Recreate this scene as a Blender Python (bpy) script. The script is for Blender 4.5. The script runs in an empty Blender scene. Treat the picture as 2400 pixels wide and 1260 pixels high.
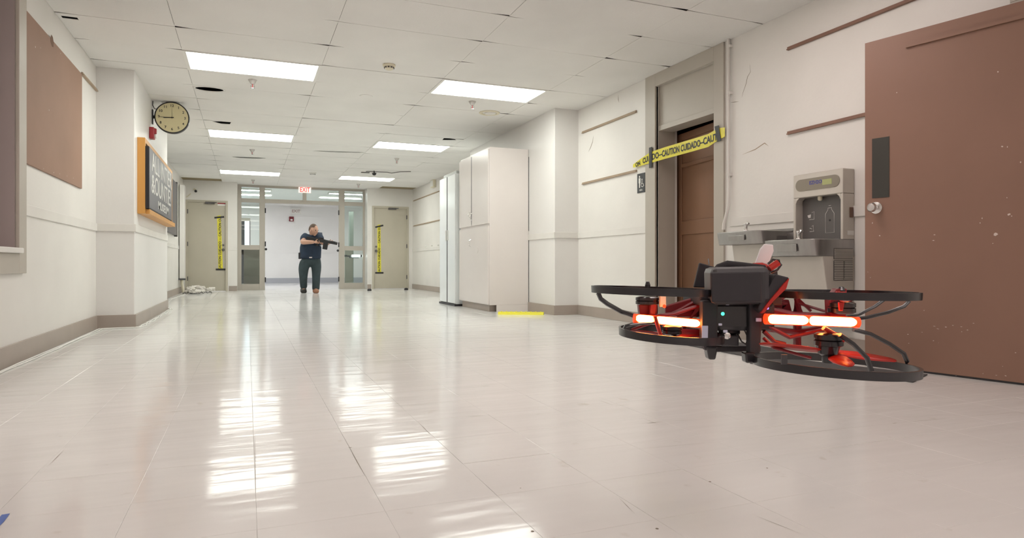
import bpy, bmesh, math, random
from mathutils import Vector, Matrix
from mathutils.geometry import tessellate_polygon
random.seed(7)
SC = bpy.context.scene
COL = SC.collection
PI = math.pi

# ------------------------------------------------------------------ camera, light, exposure
F_PX, VX, HY, EYE = 1530.0, 579.0, 619.0, 0.63
YAW = math.atan((1200 - VX) / F_PX)
cam = bpy.data.cameras.new('camera')
co = bpy.data.objects.new('camera', cam)
COL.objects.link(co)
cam.sensor_width = 36.0
cam.lens = 36.0 * F_PX / 2400
cam.shift_y = -(630 - HY) / 2400
cam.clip_start = 0.02
co.location = (0, 0, EYE)
co.rotation_euler = (PI / 2, 0, -YAW)
SC.camera = co
SC.view_settings.view_transform = 'Standard'
SC.view_settings.look = 'None'
SC.view_settings.gamma = 1
SC.view_settings.use_curve_mapping = False
SC.view_settings.exposure = 1.09
LIGHT = 6.6            # ceiling panels of the hall
LIGHT_BACK = 14.0       # panels of the cross corridor
LIGHT_NEAR = 3.9       # warm panels behind the camera
DRONE_LED = 14.0
w = bpy.data.worlds.new('daylight')
SC.world = w
w.use_nodes = True
w.node_tree.nodes['Background'].inputs[0].default_value = (0.75, 0.88, 1.0, 1)
w.node_tree.nodes['Background'].inputs[1].default_value = 2.2

# ------------------------------------------------------------------ placing helpers (metres from measured directions)
SN, CS = math.sin(YAW), math.cos(YAW)
def ray(px, py):
    a = (px - 1200) / F_PX
    return Vector((SN + a * CS, CS - a * SN, (HY - py) / F_PX))
def onX(px, py, x):
    r = ray(px, py); return r * (x / r.x) + Vector((0, 0, EYE))
def onY(px, py, y):
    r = ray(px, py); return r * (y / r.y) + Vector((0, 0, EYE))
def onZ(px, py, z):
    r = ray(px, py); return r * ((z - EYE) / r.z) + Vector((0, 0, EYE))
def onD(px, py, d):
    return ray(px, py) * d + Vector((0, 0, EYE))

# ------------------------------------------------------------------ materials
def srgb(r, g, b):
    return tuple(((c / 255) / 12.92 if c / 255 <= .04045 else ((c / 255 + .055) / 1.055) ** 2.4) for c in (r, g, b))
def mat(name, rgb, rough=.6, metal=0.0, var=0.0, vscale=6.0, bump=0.0, bscale=60.0, spec=.5, coat=0.0, stretch=None, alpha=None):
    m = bpy.data.materials.new(name); m.use_nodes = True
    nt = m.node_tree; b = nt.nodes['Principled BSDF']
    c = tuple(rgb) + (1,)
    b.inputs['Base Color'].default_value = c
    b.inputs['Roughness'].default_value = rough
    b.inputs['Metallic'].default_value = metal
    b.inputs['Specular IOR Level'].default_value = spec
    b.inputs['Coat Weight'].default_value = coat
    b.inputs['Coat Roughness'].default_value = .08
    if var or bump:
        tc = nt.nodes.new('ShaderNodeTexCoord'); mp = nt.nodes.new('ShaderNodeMapping')
        nt.links.new(tc.outputs['Object'], mp.inputs['Vector'])
        if stretch: mp.inputs['Scale'].default_value = stretch
    if var:
        n = nt.nodes.new('ShaderNodeTexNoise'); n.inputs['Scale'].default_value = vscale; n.inputs['Detail'].default_value = 5
        nt.links.new(mp.outputs['Vector'], n.inputs['Vector'])
        r = nt.nodes.new('ShaderNodeValToRGB')
        r.color_ramp.elements[0].position = .3; r.color_ramp.elements[1].position = .7
        r.color_ramp.elements[0].color = tuple(x * (1 - var) for x in rgb) + (1,)
        r.color_ramp.elements[1].color = tuple(min(1, x * (1 + var)) for x in rgb) + (1,)
        nt.links.new(n.outputs['Fac'], r.inputs['Fac']); nt.links.new(r.outputs['Color'], b.inputs['Base Color'])
    if bump:
        n2 = nt.nodes.new('ShaderNodeTexNoise'); n2.inputs['Scale'].default_value = bscale; n2.inputs['Detail'].default_value = 3
        nt.links.new(mp.outputs['Vector'], n2.inputs['Vector'])
        bp = nt.nodes.new('ShaderNodeBump'); bp.inputs['Strength'].default_value = bump; bp.inputs['Distance'].default_value = .01
        nt.links.new(n2.outputs['Fac'], bp.inputs['Height']); nt.links.new(bp.outputs['Normal'], b.inputs['Normal'])
    return m
def emis(name, rgb, s):
    m = bpy.data.materials.new(name); m.use_nodes = True
    b = m.node_tree.nodes['Principled BSDF']
    b.inputs['Base Color'].default_value = tuple(rgb) + (1,)
    b.inputs['Emission Color'].default_value = tuple(rgb) + (1,)
    b.inputs['Emission Strength'].default_value = s
    return m
def glass_mat(name, tint):
    m = bpy.data.materials.new(name); m.use_nodes = True
    nt = m.node_tree; nt.nodes.remove(nt.nodes['Principled BSDF'])
    t = nt.nodes.new('ShaderNodeBsdfTransparent'); t.inputs[0].default_value = tuple(tint) + (1,)
    g = nt.nodes.new('ShaderNodeBsdfGlossy'); g.inputs['Roughness'].default_value = .02
    f = nt.nodes.new('ShaderNodeFresnel'); f.inputs['IOR'].default_value = 1.5
    mx = nt.nodes.new('ShaderNodeMixShader')
    nt.links.new(f.outputs[0], mx.inputs[0]); nt.links.new(t.outputs[0], mx.inputs[1]); nt.links.new(g.outputs[0], mx.inputs[2])
    nt.links.new(mx.outputs[0], nt.nodes['Material Output'].inputs['Surface'])
    return m
WALL = mat('wall_paint', (.82, .795, .755), .42, var=.035, vscale=1.6, bump=.08, bscale=35)
WALL2 = mat('wall_paint_far', (.86, .85, .83), .5, var=.02, vscale=1.5)
PILA = mat('pilaster_paint', (.81, .79, .765), .45, var=.02, vscale=1.8, bump=.06, bscale=35)
CEILM = mat('ceiling_tile_face', (.84, .825, .795), .85, var=.04, vscale=1.2, bump=.25, bscale=180)
PLEN = mat('plenum_dark', (.018, .014, .010), .95)
GREY = mat('grey_enamel', srgb(188, 181, 170), .45, var=.03, vscale=3, bump=.03, bscale=30)
GREYD = mat('grey_enamel_door', srgb(194, 187, 170), .5, var=.04, vscale=2)
BASEM = mat('cove_base', srgb(172, 160, 150), .4, var=.05, vscale=4)
TRIMM = mat('moulding_paint', (.79, .765, .725), .45, var=.03, vscale=3)
RAILM = mat('tack_rail', srgb(170, 150, 128), .6, var=.08, vscale=8)
BROWN = mat('brown_door_paint', srgb(146, 112, 95), .5, var=.05, vscale=2.2, bump=.03, bscale=20)
BROWN2 = mat('brown_wood', srgb(134, 98, 74), .5, var=.08, vscale=3, stretch=(1, 1, .25))
CORK = mat('brown_board', srgb(158, 126, 108), .7, var=.08, vscale=1.6)
BLACK = mat('black_plastic', (.018, .017, .02), .45)
DARK = mat('dark_grey', (.06, .06, .065), .5, var=.15, vscale=10)
WHITE = mat('white_plastic', (.85, .84, .80), .4)
CREAM = mat('cream_plastic', (.78, .72, .56), .5)
RED = mat('red_plastic', (.40, .03, .04), .4)
DKRED = mat('dark_red_plastic', (.28, .015, .02), .35)
YEL = mat('yellow_tape', (.80, .72, .05), .35, var=.04, vscale=20)
YELP = mat('yellow_rubber', (.85, .78, .02), .5)
CHROME = mat('brushed_chrome', (.75, .74, .73), .22, 1.0)
STEEL = mat('stainless_steel', (.36, .345, .335), .34, .85, var=.06, vscale=30, stretch=(1, 1, .1))
STEELL = mat('light_panel', (.62, .58, .52), .4, .15, var=.03, vscale=5)
STEELD = mat('dark_plastic_grey', (.13, .12, .115), .45)
CABM = mat('cabinet_laminate', (.78, .725, .695), .28, var=.02, vscale=2)
CABW = mat('white_locker', (.84, .87, .87), .2)
MATM = mat('black_rubber_mat', (.09, .085, .085), .8, bump=.3, bscale=200)
NAVY = mat('navy_cloth', (.020, .035, .065), .85, var=.15, vscale=12)
TROU = mat('slate_cloth', (.040, .060, .068), .85, var=.15, vscale=12)
SKIN = mat('skin', (.62, .36, .26), .5)
HAIR = mat('brown_hair', (.09, .055, .035), .7)
SHOEB = mat('black_shoe', (.03, .028, .025), .5)
SHOET = mat('tan_shoe', (.36, .17, .10), .5)
ORNG = mat('orange_wood', srgb(206, 150, 78), .45, var=.06, vscale=4, stretch=(1, 1, .3))
SIGNG = mat('sign_board', (.13, .12, .13), .4, var=.05, vscale=4)
SIGNW = mat('sign_letter', (.75, .73, .70), .5)
BLUE = mat('blue_tape', (.10, .17, .48), .6)
CLOCKF = mat('clock_face', (.78, .70, .42), .4)
PANEL = emis('panel_light', (.975, 1.0, .93), LIGHT)
PANELB = emis('panel_light_back', (.98, .99, 1.0), LIGHT_BACK)
PANELW = emis('panel_light_warm', (1.0, .87, .83), LIGHT_NEAR)
LEDR = emis('led_red', (1.0, .26, .055), DRONE_LED)
LEDH = emis('led_red_glow', (1.0, .045, .008), .8)  # faint red glow, a painted halo on the light bars
LEDG = emis('led_green', (.05, .8, .4), 1.2)
LEDB = emis('led_blue', (.15, .12, 1.0), 2.0)
LEDW = emis('led_white', (.95, 1, .98), 6)
EXITM = emis('exit_face', (1.0, .80, .74), .38)
EXITL = emis('exit_letters', (.80, .02, .02), .22)
GLASS = glass_mat('clear_glass', (.92, .97, .95))
GLASSD = glass_mat('day_glass', (.9, .95, 1.0))
def floor_mat():
    m = bpy.data.materials.new('vinyl_tile'); m.use_nodes = True
    nt = m.node_tree; b = nt.nodes['Principled BSDF']; N = nt.nodes.new; L = nt.links.new
    g = N('ShaderNodeNewGeometry')
    n = N('ShaderNodeTexNoise'); n.inputs['Scale'].default_value = 1.1; n.inputs['Detail'].default_value = 6
    L(g.outputs['Position'], n.inputs['Vector'])
    r = N('ShaderNodeValToRGB'); r.color_ramp.elements[0].position = .3; r.color_ramp.elements[1].position = .72
    r.color_ramp.elements[0].color = (.77, .76, .745, 1); r.color_ramp.elements[1].color = (.83, .82, .805, 1)
    L(n.outputs['Fac'], r.inputs['Fac'])
    # scuffs
    v = N('ShaderNodeTexNoise'); v.inputs['Scale'].default_value = 9; v.inputs['Detail'].default_value = 8
    L(g.outputs['Position'], v.inputs['Vector'])
    r2 = N('ShaderNodeValToRGB'); r2.color_ramp.elements[0].position = .24; r2.color_ramp.elements[1].position = .33
    r2.color_ramp.elements[0].color = (.86, .84, .80, 1); r2.color_ramp.elements[1].color = (1, 1, 1, 1)
    L(v.outputs['Fac'], r2.inputs['Fac'])
    mx = N('ShaderNodeMixRGB'); mx.blend_type = 'MULTIPLY'; mx.inputs[0].default_value = 1
    L(r.outputs['Color'], mx.inputs[1]); L(r2.outputs['Color'], mx.inputs[2])
    L(mx.outputs['Color'], b.inputs['Base Color'])
    b.inputs['Roughness'].default_value = .12
    b.inputs['Specular IOR Level'].default_value = .22
    mp = N('ShaderNodeMapping'); mp.inputs['Scale'].default_value = (1.2, 5.0, 1)
    L(g.outputs['Position'], mp.inputs['Vector'])
    n3 = N('ShaderNodeTexNoise'); n3.inputs['Scale'].default_value = 1.6; n3.inputs['Detail'].default_value = 2.5
    L(mp.outputs['Vector'], n3.inputs['Vector'])
    bp = N('ShaderNodeBump'); bp.inputs['Strength'].default_value = .22; bp.inputs['Distance'].default_value = .012
    L(n3.outputs['Fac'], bp.inputs['Height']); L(bp.outputs['Normal'], b.inputs['Normal'])
    return m
FLOORM = floor_mat()
GROUT = mat('floor_joint', (.5, .47, .43), .8)

# ------------------------------------------------------------------ mesh helpers
def bx(bm, x0, x1, y0, y1, z0, z1, M=None):
    vs = [bm.verts.new(Vector(p)) for p in ((x0, y0, z0), (x1, y0, z0), (x1, y1, z0), (x0, y1, z0), (x0, y0, z1), (x1, y0, z1), (x1, y1, z1), (x0, y1, z1))]
    if M is not None:
        for v in vs: v.co = M @ v.co
    for f in ((0, 3, 2, 1), (4, 5, 6, 7), (0, 1, 5, 4), (1, 2, 6, 5), (2, 3, 7, 6), (3, 0, 4, 7)):
        bm.faces.new([vs[i] for i in f])
    return bm
def prism(bm, pts, d):
    """closed outline pts (3D) pushed along vector d"""
    d = Vector(d)
    a = [bm.verts.new(Vector(p)) for p in pts]; b = [bm.verts.new(Vector(p) + d) for p in pts]
    n = len(a)
    bm.faces.new(a); bm.faces.new(list(reversed(b)))
    for i in range(n): bm.faces.new([a[i], b[i], b[(i + 1) % n], a[(i + 1) % n]])
    return bm
def basis(d):
    d = Vector(d).normalized()
    u = d.cross(Vector((0, 0, 1)))
    if u.length < 1e-3: u = d.cross(Vector((0, 1, 0)))
    u.normalize(); return u, d.cross(u).normalized(), d
def tube(bm, pts, r, n=10, radii=None, flat=1.0):
    pts = [Vector(p) for p in pts]; rings = []
    for i, p in enumerate(pts):
        d = pts[min(i + 1, len(pts) - 1)] - pts[max(i - 1, 0)]
        u, v, _ = basis(d)
        rr = radii[i] if radii else r
        rings.append([bm.verts.new(p + (u * math.cos(2 * PI * k / n) + v * math.sin(2 * PI * k / n) * flat) * rr) for k in range(n)])
    for a, b in zip(rings, rings[1:]):
        for k in range(n): bm.faces.new([a[k], a[(k + 1) % n], b[(k + 1) % n], b[k]])
    bm.faces.new(list(reversed(rings[0]))); bm.faces.new(rings[-1])
    return bm
def lathe(bm, c, axis, prof, n=24):
    """prof: (radius, distance along axis)"""
    u, v, d = basis(axis); c = Vector(c); rings = []
    for r, h in prof:
        if r < 1e-6: rings.append([bm.verts.new(c + d * h)])
        else: rings.append([bm.verts.new(c + d * h + (u * math.cos(2 * PI * k / n) + v * math.sin(2 * PI * k / n)) * r) for k in range(n)])
    for a, b in zip(rings, rings[1:]):
        for k in range(n):
            k2 = (k + 1) % n
            if len(a) == 1 and len(b) == 1: continue
            if len(a) == 1: bm.faces.new([a[0], b[k2], b[k]])
            elif len(b) == 1: bm.faces.new([a[k], a[k2], b[0]])
            else: bm.faces.new([a[k], a[k2], b[k2], b[k]])
    if len(rings[0]) > 1: bm.faces.new(list(reversed(rings[0])))
    if len(rings[-1]) > 1: bm.faces.new(rings[-1])
    return bm
def obj(name, bm, m, parent=None, bevel=0.0, smooth=False, label=None):
    bmesh.ops.recalc_face_normals(bm, faces=bm.faces[:])
    me = bpy.data.meshes.new(name); bm.to_mesh(me); bm.free()
    me.materials.append(m)
    if smooth:
        for p in me.polygons: p.use_smooth = True
        if smooth != 'all': me.set_sharp_from_angle(angle=math.radians(35))
    o = bpy.data.objects.new(name, me); COL.objects.link(o)
    if bevel:
        b = o.modifiers.new('edge', 'BEVEL'); b.width = bevel; b.segments = 2; b.limit_method = 'ANGLE'; b.angle_limit = .6
    if parent is not None: adopt(o, parent)
    if label: o['label'] = label
    return o
def root_matrix(o):
    return Matrix.LocRotScale(o.location, o.rotation_euler, o.scale)
def adopt(o, parent):
    o.parent = parent
    if parent.parent is None: o.matrix_parent_inverse = root_matrix(parent).inverted()
def B(): return bmesh.new()
def thing(name, label, cat, loc=(0, 0, 0), group=None):
    o = bpy.data.objects.new(name, None); COL.objects.link(o)
    o.location = loc; o.empty_display_size = .1
    o['label'] = label; o['category'] = cat
    if group: o['group'] = group
    return o
def tag(o, label, cat, group=None):
    o['label'] = label; o['category'] = cat
    if group: o['group'] = group
    return o
def struct(o):
    o['kind'] = 'structure'; return o
def copy_tree(o, parent=None):
    c = o.copy(); COL.objects.link(c)
    if parent is not None: c.parent = parent
    for ch in list(o.children):
        k = copy_tree(ch, c); k.matrix_parent_inverse = ch.matrix_parent_inverse.copy()
    return c
def moved(o, loc, label):
    c = copy_tree(o); c.location = loc; c['label'] = label
    return c
def rrect(w, h, r, n=5):
    out = []
    for cx, cy, a0 in ((w / 2 - r, h / 2 - r, 0), (-w / 2 + r, h / 2 - r, PI / 2), (-w / 2 + r, -h / 2 + r, PI), (w / 2 - r, -h / 2 + r, 1.5 * PI)):
        for k in range(n + 1):
            a = a0 + PI / 2 * k / n; out.append((cx + r * math.cos(a), cy + r * math.sin(a)))
    return out
def text(name, s, size, m, parent, M, ext=.001, align='CENTER', sx=1.0, label=None, bold=0.0):
    cu = bpy.data.curves.new(name, 'FONT'); cu.body = s; cu.size = size; cu.extrude = ext
    cu.align_x = align; cu.align_y = 'CENTER'; cu.offset = bold; cu.resolution_u = 3
    t = bpy.data.objects.new(name + '_source', cu); COL.objects.link(t)
    dg = bpy.context.evaluated_depsgraph_get()
    me = bpy.data.meshes.new_from_object(t.evaluated_get(dg))
    bpy.data.objects.remove(t); bpy.data.curves.remove(cu)
    me.name = name
    me.transform(M @ Matrix.Diagonal((sx, 1, 1, 1)))
    me.materials.clear(); me.materials.append(m)
    o = bpy.data.objects.new(name, me); COL.objects.link(o)
    if parent is not None: adopt(o, parent)
    if label: o['label'] = label
    return o
def frame_mat(origin, ex, ey):
    """matrix whose local x, y run along ex, ey"""
    ex = Vector(ex).normalized(); ey = Vector(ey); ey = (ey - ex * ey.dot(ex)).normalized(); ez = ex.cross(ey)
    M = Matrix((ex, ey, ez)).transposed().to_4x4(); M.translation = Vector(origin); return M

# ================================================================== SETTING
XL, XR, YE, HC = -1.37, 3.86, 17.2, 2.565
YS = 16.75           # plane of the two side doors at the far end
XRF = 4.0            # right wall beyond the cabinets
# floor
fl = struct(obj('floor', bx(B(), -1.6, 4.3, -5.5, YE, -.06, -.003), GROUT))
T = .305
cells = []
for i in range(-6, 15):
    for j in range(-18, 56):
        x0 = .022 + i * T; y0 = .14 + j * T
        x1, y1 = min(x0 + T, 4.3), min(y0 + T, YE)
        x0 = max(x0, -1.6)
        if x1 - x0 < .02 or y1 - y0 < .02: continue
        cx, cy = (x0 + x1) / 2, (y0 + y1) / 2
        d = cx * SN + cy * CS
        vis = False
        if d > .8:
            px = 1200 + F_PX * (cx * CS - cy * SN) / d; py = HY + F_PX * EYE / d
            vis = -80 < px < 2480 and py < 1330 and XL - .1 < cx < XR + .1
        cells.append((0 if vis else 1, d, x0, x1, y0, y1))
cells.sort()
def tile_bm(bm, x0, x1, y0, y1, g):
    tx, ty = random.gauss(0, .0006), random.gauss(0, .0010)
    dz = random.gauss(0, .00012)
    cx, cy = (x0 + x1) / 2, (y0 + y1) / 2
    lo, hi = [], []
    for sx, sy in ((-1, -1), (1, -1), (1, 1), (-1, 1)):
        X = cx + sx * ((x1 - x0) / 2 - g); Y = cy + sy * ((y1 - y0) / 2 - g)
        z = dz + (X - cx) * tx + (Y - cy) * ty
        lo.append(bm.verts.new((X, Y, -.003))); hi.append((X, Y, z))
    b = .0008
    mid = [bm.verts.new((p[0], p[1], p[2] - .0006)) for p in hi]
    top = [bm.verts.new((cx + (p[0] - cx) * (1 - b / T * 2), cy + (p[1] - cy) * (1 - b / T * 2), p[2])) for p in hi]
    for k in range(4):
        k2 = (k + 1) % 4
        bm.faces.new([lo[k], lo[k2], mid[k2], mid[k]]); bm.faces.new([mid[k], mid[k2], top[k2], top[k]])
    bm.faces.new(top)
rest = B()
for n, (v, d, x0, x1, y0, y1) in enumerate(cells):
    if n < 300 and v == 0:
        g = random.choice((.00005, .0001, .0001, .0004))
        bm = B(); tile_bm(bm, x0, x1, y0, y1, g)
        obj('floor_tile', bm, FLOORM, fl)
    else: tile_bm(rest, x0, x1, y0, y1, .0004)
ft = obj('floor_tile', rest, FLOORM, fl); ft['kind'] = 'stuff'
fb = struct(obj('floor', bx(B(), -6, 8, YE, 23.3, -.06, 0), FLOORM))

# ceiling
ceil = struct(obj('ceiling', bx(B(), -1.6, 4.3, -5.5, YE + .05, HC + .05, HC + .12), PLEN))
CX = [XL, -.545, .675, 1.895, 3.115, XR]
PITCH = .617
row0 = 6.58
LIGHT_ROWS = {0: 0, 6: 1, 13: 2}
def edge_pts(a, b, inset_a, inset_b, nrm):
    """points from a to b with the gap widening towards the ends"""
    a, b, nrm = Vector(a), Vector(b), Vector(nrm); L = (b - a).length; d = (b - a).normalized()
    k = min(.16, L * .2)
    return [a + nrm * inset_a, a + d * k + nrm * .0012, b - d * k + nrm * .0012, b + nrm * inset_b]
HOLES = {  # (col,row): outlines cut through the tile
    (1, 2): [[(-.385 + .145 * math.cos(t), 7.95 + .085 * math.sin(t)) for t in [k * PI / 8 for k in range(16)]]],
    (1, 5): [[(-.44, 9.72), (-.33, 9.84), (-.22, 9.83), (-.20, 9.68), (-.33, 9.675)]],
    (3, 5): [[(2.80, 9.68), (2.82, 9.84), (3.02, 9.76), (2.98, 9.69), (2.88, 9.665)]],
    (0, -1): [[(-1.345, 6.03), (-1.235, 6.03), (-1.235, 6.085), (-1.345, 6.085)]],
}
def ctile(x0, x1, y0, y1, c, r):
    bm = B(); rnd = random.Random(c * 100 + r)
    big = [rnd.choice((.003, .006, .014, .020)) if r < 7 else rnd.choice((.003, .006, .012, .022)) for _ in range(4)]
    if r > 14: big = [.002] * 4
    P = []
    P += edge_pts((x0, y0), (x1, y0), big[0], big[1], (0, 1))
    P += [Vector((x1 - .0015, y0 + .06)), Vector((x1 - .0015, y1 - .06))]
    P += edge_pts((x1, y1), (x0, y1), big[2], big[3], (0, -1))
    P += [Vector((x0 + .0015, y1 - .06)), Vector((x0 + .0015, y0 + .06))]
    z = HC + rnd.gauss(0, .0008)
    loops = [[Vector((p.x, p.y, 0)) for p in P]] + [[Vector((a, b, 0)) for a, b in h] for h in HOLES.get((c, r), [])]
    flat = [v for l in loops for v in l]
    lo = [bm.verts.new((v.x, v.y, z)) for v in flat]
    for t in tessellate_polygon(loops):
        try: bm.faces.new([lo[i] for i in t])
        except ValueError: pass
    k = 0
    for l in loops:
        n = len(l); up = [bm.verts.new((v.x, v.y, z + .004)) for v in l]
        for i in range(n): bm.faces.new([lo[k + i], lo[k + (i + 1) % n], up[(i + 1) % n], up[i]])
        k += n
    return bm
near = B()
for c in range(5):
    for r in range(-19, 18):
        x0, x1 = CX[c], CX[c + 1]
        y0 = row0 + r * PITCH; y1 = y0 + PITCH
        if c == 4 and y0 > 10.4: x1 = XRF
        if c in (1, 3) and r in LIGHT_ROWS: continue
        if c in (1, 3) and r in (-6, -12, -18): continue
        if y0 > YE - .05: continue
        y1 = min(y1, YE)
        if y1 < 3.9:
            bx(near, x0 + .001, x1 - .001, y0 + .001, y1 - .001, HC, HC + .014); continue
        if r == 15 and c in (0, 4): y1 = 16.22
        if r == 16 and c in (0, 4): continue
        if (c, r) == (1, 9): # sagging edge
            o = obj('ceiling_tile', ctile(x0, x1, y0, y1, c, r), CEILM, ceil); 
            for v in o.data.vertices:
                t = (v.co.x - x0) / (x1 - x0)
                if v.co.y > y1 - .1 and .1 < t < .9: v.co.z -= .0
            continue
        obj('ceiling_tile', ctile(x0, x1, y0, y1, c, r), CEILM, ceil)
nt_ = obj('ceiling_tile', near, CEILM, ceil); nt_['kind'] = 'stuff'
TANB = mat('slot_shade_tan', srgb(150, 136, 106), .8)  # wall shade inside the ceiling slot, put into a tan colour
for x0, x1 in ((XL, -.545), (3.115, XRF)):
    obj('slot_shade_board', bx(B(), x0, x1, 16.1, YS + .02, HC + .016, HC + .03), TANB, ceil)  # added board carrying the painted shade of the slot
struct(obj('ceiling', bx(B(), -6, 8, YE + .06, 23.3, HC + .03, HC + .1), WALL2))

# left wall with the recess of the display frame
b = B()
bx(b, XL - .2, XL, 5.05, YE + .1, -.03, HC + .03); bx(b, XL - .2, XL, -5.5, 3.3, -.03, HC + .03)
bx(b, XL - .2, XL, 3.3, 5.05, -.03, .70); bx(b, XL - .2, XL, 3.3, 5.05, 2.47, HC + .03)
wl = struct(obj('wall_left', b, WALL))
# right wall
DO = (4.70, 5.60)     # restroom doorway opening
b = B()
bx(b, XR, XR + .25, 5.60, 10.5, -.03, HC + .03); bx(b, XR, XR + .25, 2.0, 4.70, -.03, HC + .03)
bx(b, XR, XR + .25, 4.70, 5.60, 2.44, HC + .03)
bx(b, XR, XR + .25, 1.05, 2.0, 2.06, HC + .03); bx(b, XR, XR + .25, -5.5, 1.05, -.03, HC + .03)
bx(b, XRF, XRF + .15, 10.5, YE + .1, -.03, HC + .03)
wr = struct(obj('wall_right', b, WALL))
b = B(); bx(b, XR + 1.2, XR + 1.3, .6, 7.0, -.03, HC); bx(b, XR + .25, XR + 1.2, .5, .6, -.03, HC); bx(b, XR + .25, XR + 1.2, 6.9, 7.0, -.03, HC); bx(b, XR + .25, XR + 1.2, 3.2, 3.3, -.03, HC)
bx(b, XR + .25, XR + 1.2, .6, 6.9, HC, HC + .1); bx(b, XR + .01, XR + 1.2, .6, 6.9, -.06, -.004)
struct(obj('wall_side_room', b, BROWN2))
struct(obj('wall_rear', bx(B(), -1.7, 4.3, -5.6, -5.5, -.03, HC + .1), WALL))
# pilasters
pl = struct(obj('pilaster', bx(B(), XL - .01, -1.04, 7.45, 10.33, -.03, HC + .013), PILA, bevel=.006))
pr_ = struct(obj('pilaster', bx(B(), 3.53, XR + .01, 7.29, 10.6, -.03, HC + .013), PILA, bevel=.006))
# far wall: side sections in front, frame behind
dLx0, dLx1 = onY(434, 500, YS).x, onY(534, 500, YS).x
dRx0, dRx1 = onY(872, 500, YS).x, onY(958, 500, YS).x
jL, jR = onY(556, 500, YS).x, onY(861, 500, YS).x
dz = 2.12
b = B()
bx(b, dLx1, jL, YS, YE + .1, 0, HC + .013); bx(b, XL, dLx1, YS, YE + .1, dz, HC + .013); bx(b, XL, dLx0, YS, YE + .1, 0, dz)
bx(b, jR, dRx0, YS, YE + .1, 0, HC + .013); bx(b, dRx0, XRF, YS, YE + .1, dz, HC + .013); bx(b, dRx1, XRF, YS, YE + .1, 0, dz)
wf = struct(obj('wall_far', b, WALL))
# cross corridor
b = B()
DX0, DX1 = -.42, .10
bx(b, -6, DX0, 23.2, 23.3, 0, HC + .05); bx(b, DX1, 8, 23.2, 23.3, 0, HC + .05); bx(b, DX0, DX1, 23.2, 23.3, 2.15, HC + .05)
bx(b, -6.1, -6, YE, 23.3, 0, HC + .05); bx(b, 8, 8.1, YE, 23.3, 0, HC + .05)
bx(b, -6, -1.57, YE + .02, YE + .1, 0, HC + .05); bx(b, 4.15, 8, YE + .02, YE + .1, 0, HC + .05)
struct(obj('wall_corridor', b, WALL2))
struct(obj('baseboard_corridor', bx(B(), DX1, 7.9, 23.17, 23.2, 0, .17), mat('grey_base', srgb(176, 178, 184), .5)))
b = B(); bx(b, DX1, 7.9, 23.18, 23.2, 1.02, 1.06); bx(b, .8, 2.4, 23.19, 23.2, 2.24, 2.26)
struct(obj('trim_corridor', b, WALL2))

# trims: mouldings and baseboards
def runs(name, segs, m, z0, z1, t):
    b = B()
    for kind, a, b0, b1, s in segs:
        if kind == 'x': bx(b, min(a, a + s * t), max(a, a + s * t), b0, b1, z0, z1)
        else: bx(b, b0, b1, min(a, a + s * t), max(a, a + s * t), z0, z1)
    return struct(obj(name, b, m, bevel=.003))
left_runs = [('x', XL, -5.5, 7.45, 1), ('y', 7.45, XL, -1.04 + .014, -1), ('x', -1.04, 7.45, 10.33, 1), ('x', XL, 10.33, YS, 1)]
right_runs = [('x', XR, 5.775, 7.29, -1), ('y', 7.29, 3.53 - .014, XR, -1), ('x', 3.53, 7.29, 10.6, -1), ('x', XRF, 10.6, YS, -1), ('x', XR, 2.27, 4.50, -1), ('x', XR, -5.5, .78, -1)]
runs('trim_left', [r if not (r[0] == 'x' and r[2] == -5.5) else ('x', XL, 5.2, 7.45, 1) for r in left_runs] + [('x', XL, -5.5, 3.1, 1)], TRIMM, .955, 1.03, .012)
runs('trim_right', right_runs, TRIMM, .955, 1.03, .012)
runs('baseboard_left', left_runs, BASEM, 0, .13, .014)
runs('baseboard_right', right_runs, BASEM, 0, .12, .014)
runs('baseboard_far', [('y', YS, dLx1 + .02, jL, -1), ('y', YS, jR, dRx0 - .02, -1)], BASEM, 0, .12, .01)
runs('trim_far', [('y', YS, dLx1 + .02, jL, -1), ('y', YS, jR, dRx0 - .02, -1)], TRIMM, .955, 1.03, .006)

# display frame on the near left wall
win = struct(obj('window_1', bx(B(), XL - .095, XL - .085, 3.3, 5.05, .70, 2.47), mat('pink_white_panel', (.86, .78, .77), .5)))
b = B(); bx(b, XL, XL + .022, 5.05, 5.20, .571, 2.53); bx(b, XL, XL + .022, 3.15, 3.30, .571, 2.53); bx(b, XL, XL + .022, 3.30, 5.05, .571, .70); bx(b, XL, XL + .022, 3.30, 5.05, 2.47, 2.53)
obj('casing', b, GREY, win, bevel=.003)
b = B(); bx(b, XL - .085, XL, 5.035, 5.05, .72, 2.47); bx(b, XL - .085, XL, 3.3, 3.315, .72, 2.47)
obj('jamb', b, mat('dark_jamb', srgb(160, 148, 146), .5), win)
obj('sill', bx(B(), XL - .09, XL + .045, 3.3, 5.06, .70, .735), TRIMM, win, bevel=.006)

# ---------------- restroom doorway
d1 = struct(obj('door_1', bx(B(), XR + .035, XR + .05, 4.70, 5.60, 2.035, 2.44), GREY))  # transom panel
b = B(); bx(b, XR - .02, XR + .02, 5.60, 5.775, 0, HC); bx(b, XR - .02, XR + .02, 4.57, 4.70, 0, HC); bx(b, XR - .02, XR + .02, 4.70, 5.60, 2.434, HC)
obj('casing', b, GREY, d1, bevel=.003)
b = B(); bx(b, XR + .02, XR + .22, 5.595, 5.66, 0, 2.44); bx(b, XR + .02, XR + .22, 4.63, 4.705, 0, 2.44); bx(b, XR + .02, XR + .2, 4.70, 5.60, 1.985, 2.035)
obj('jamb', b, GREY, d1, bevel=.002)
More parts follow.
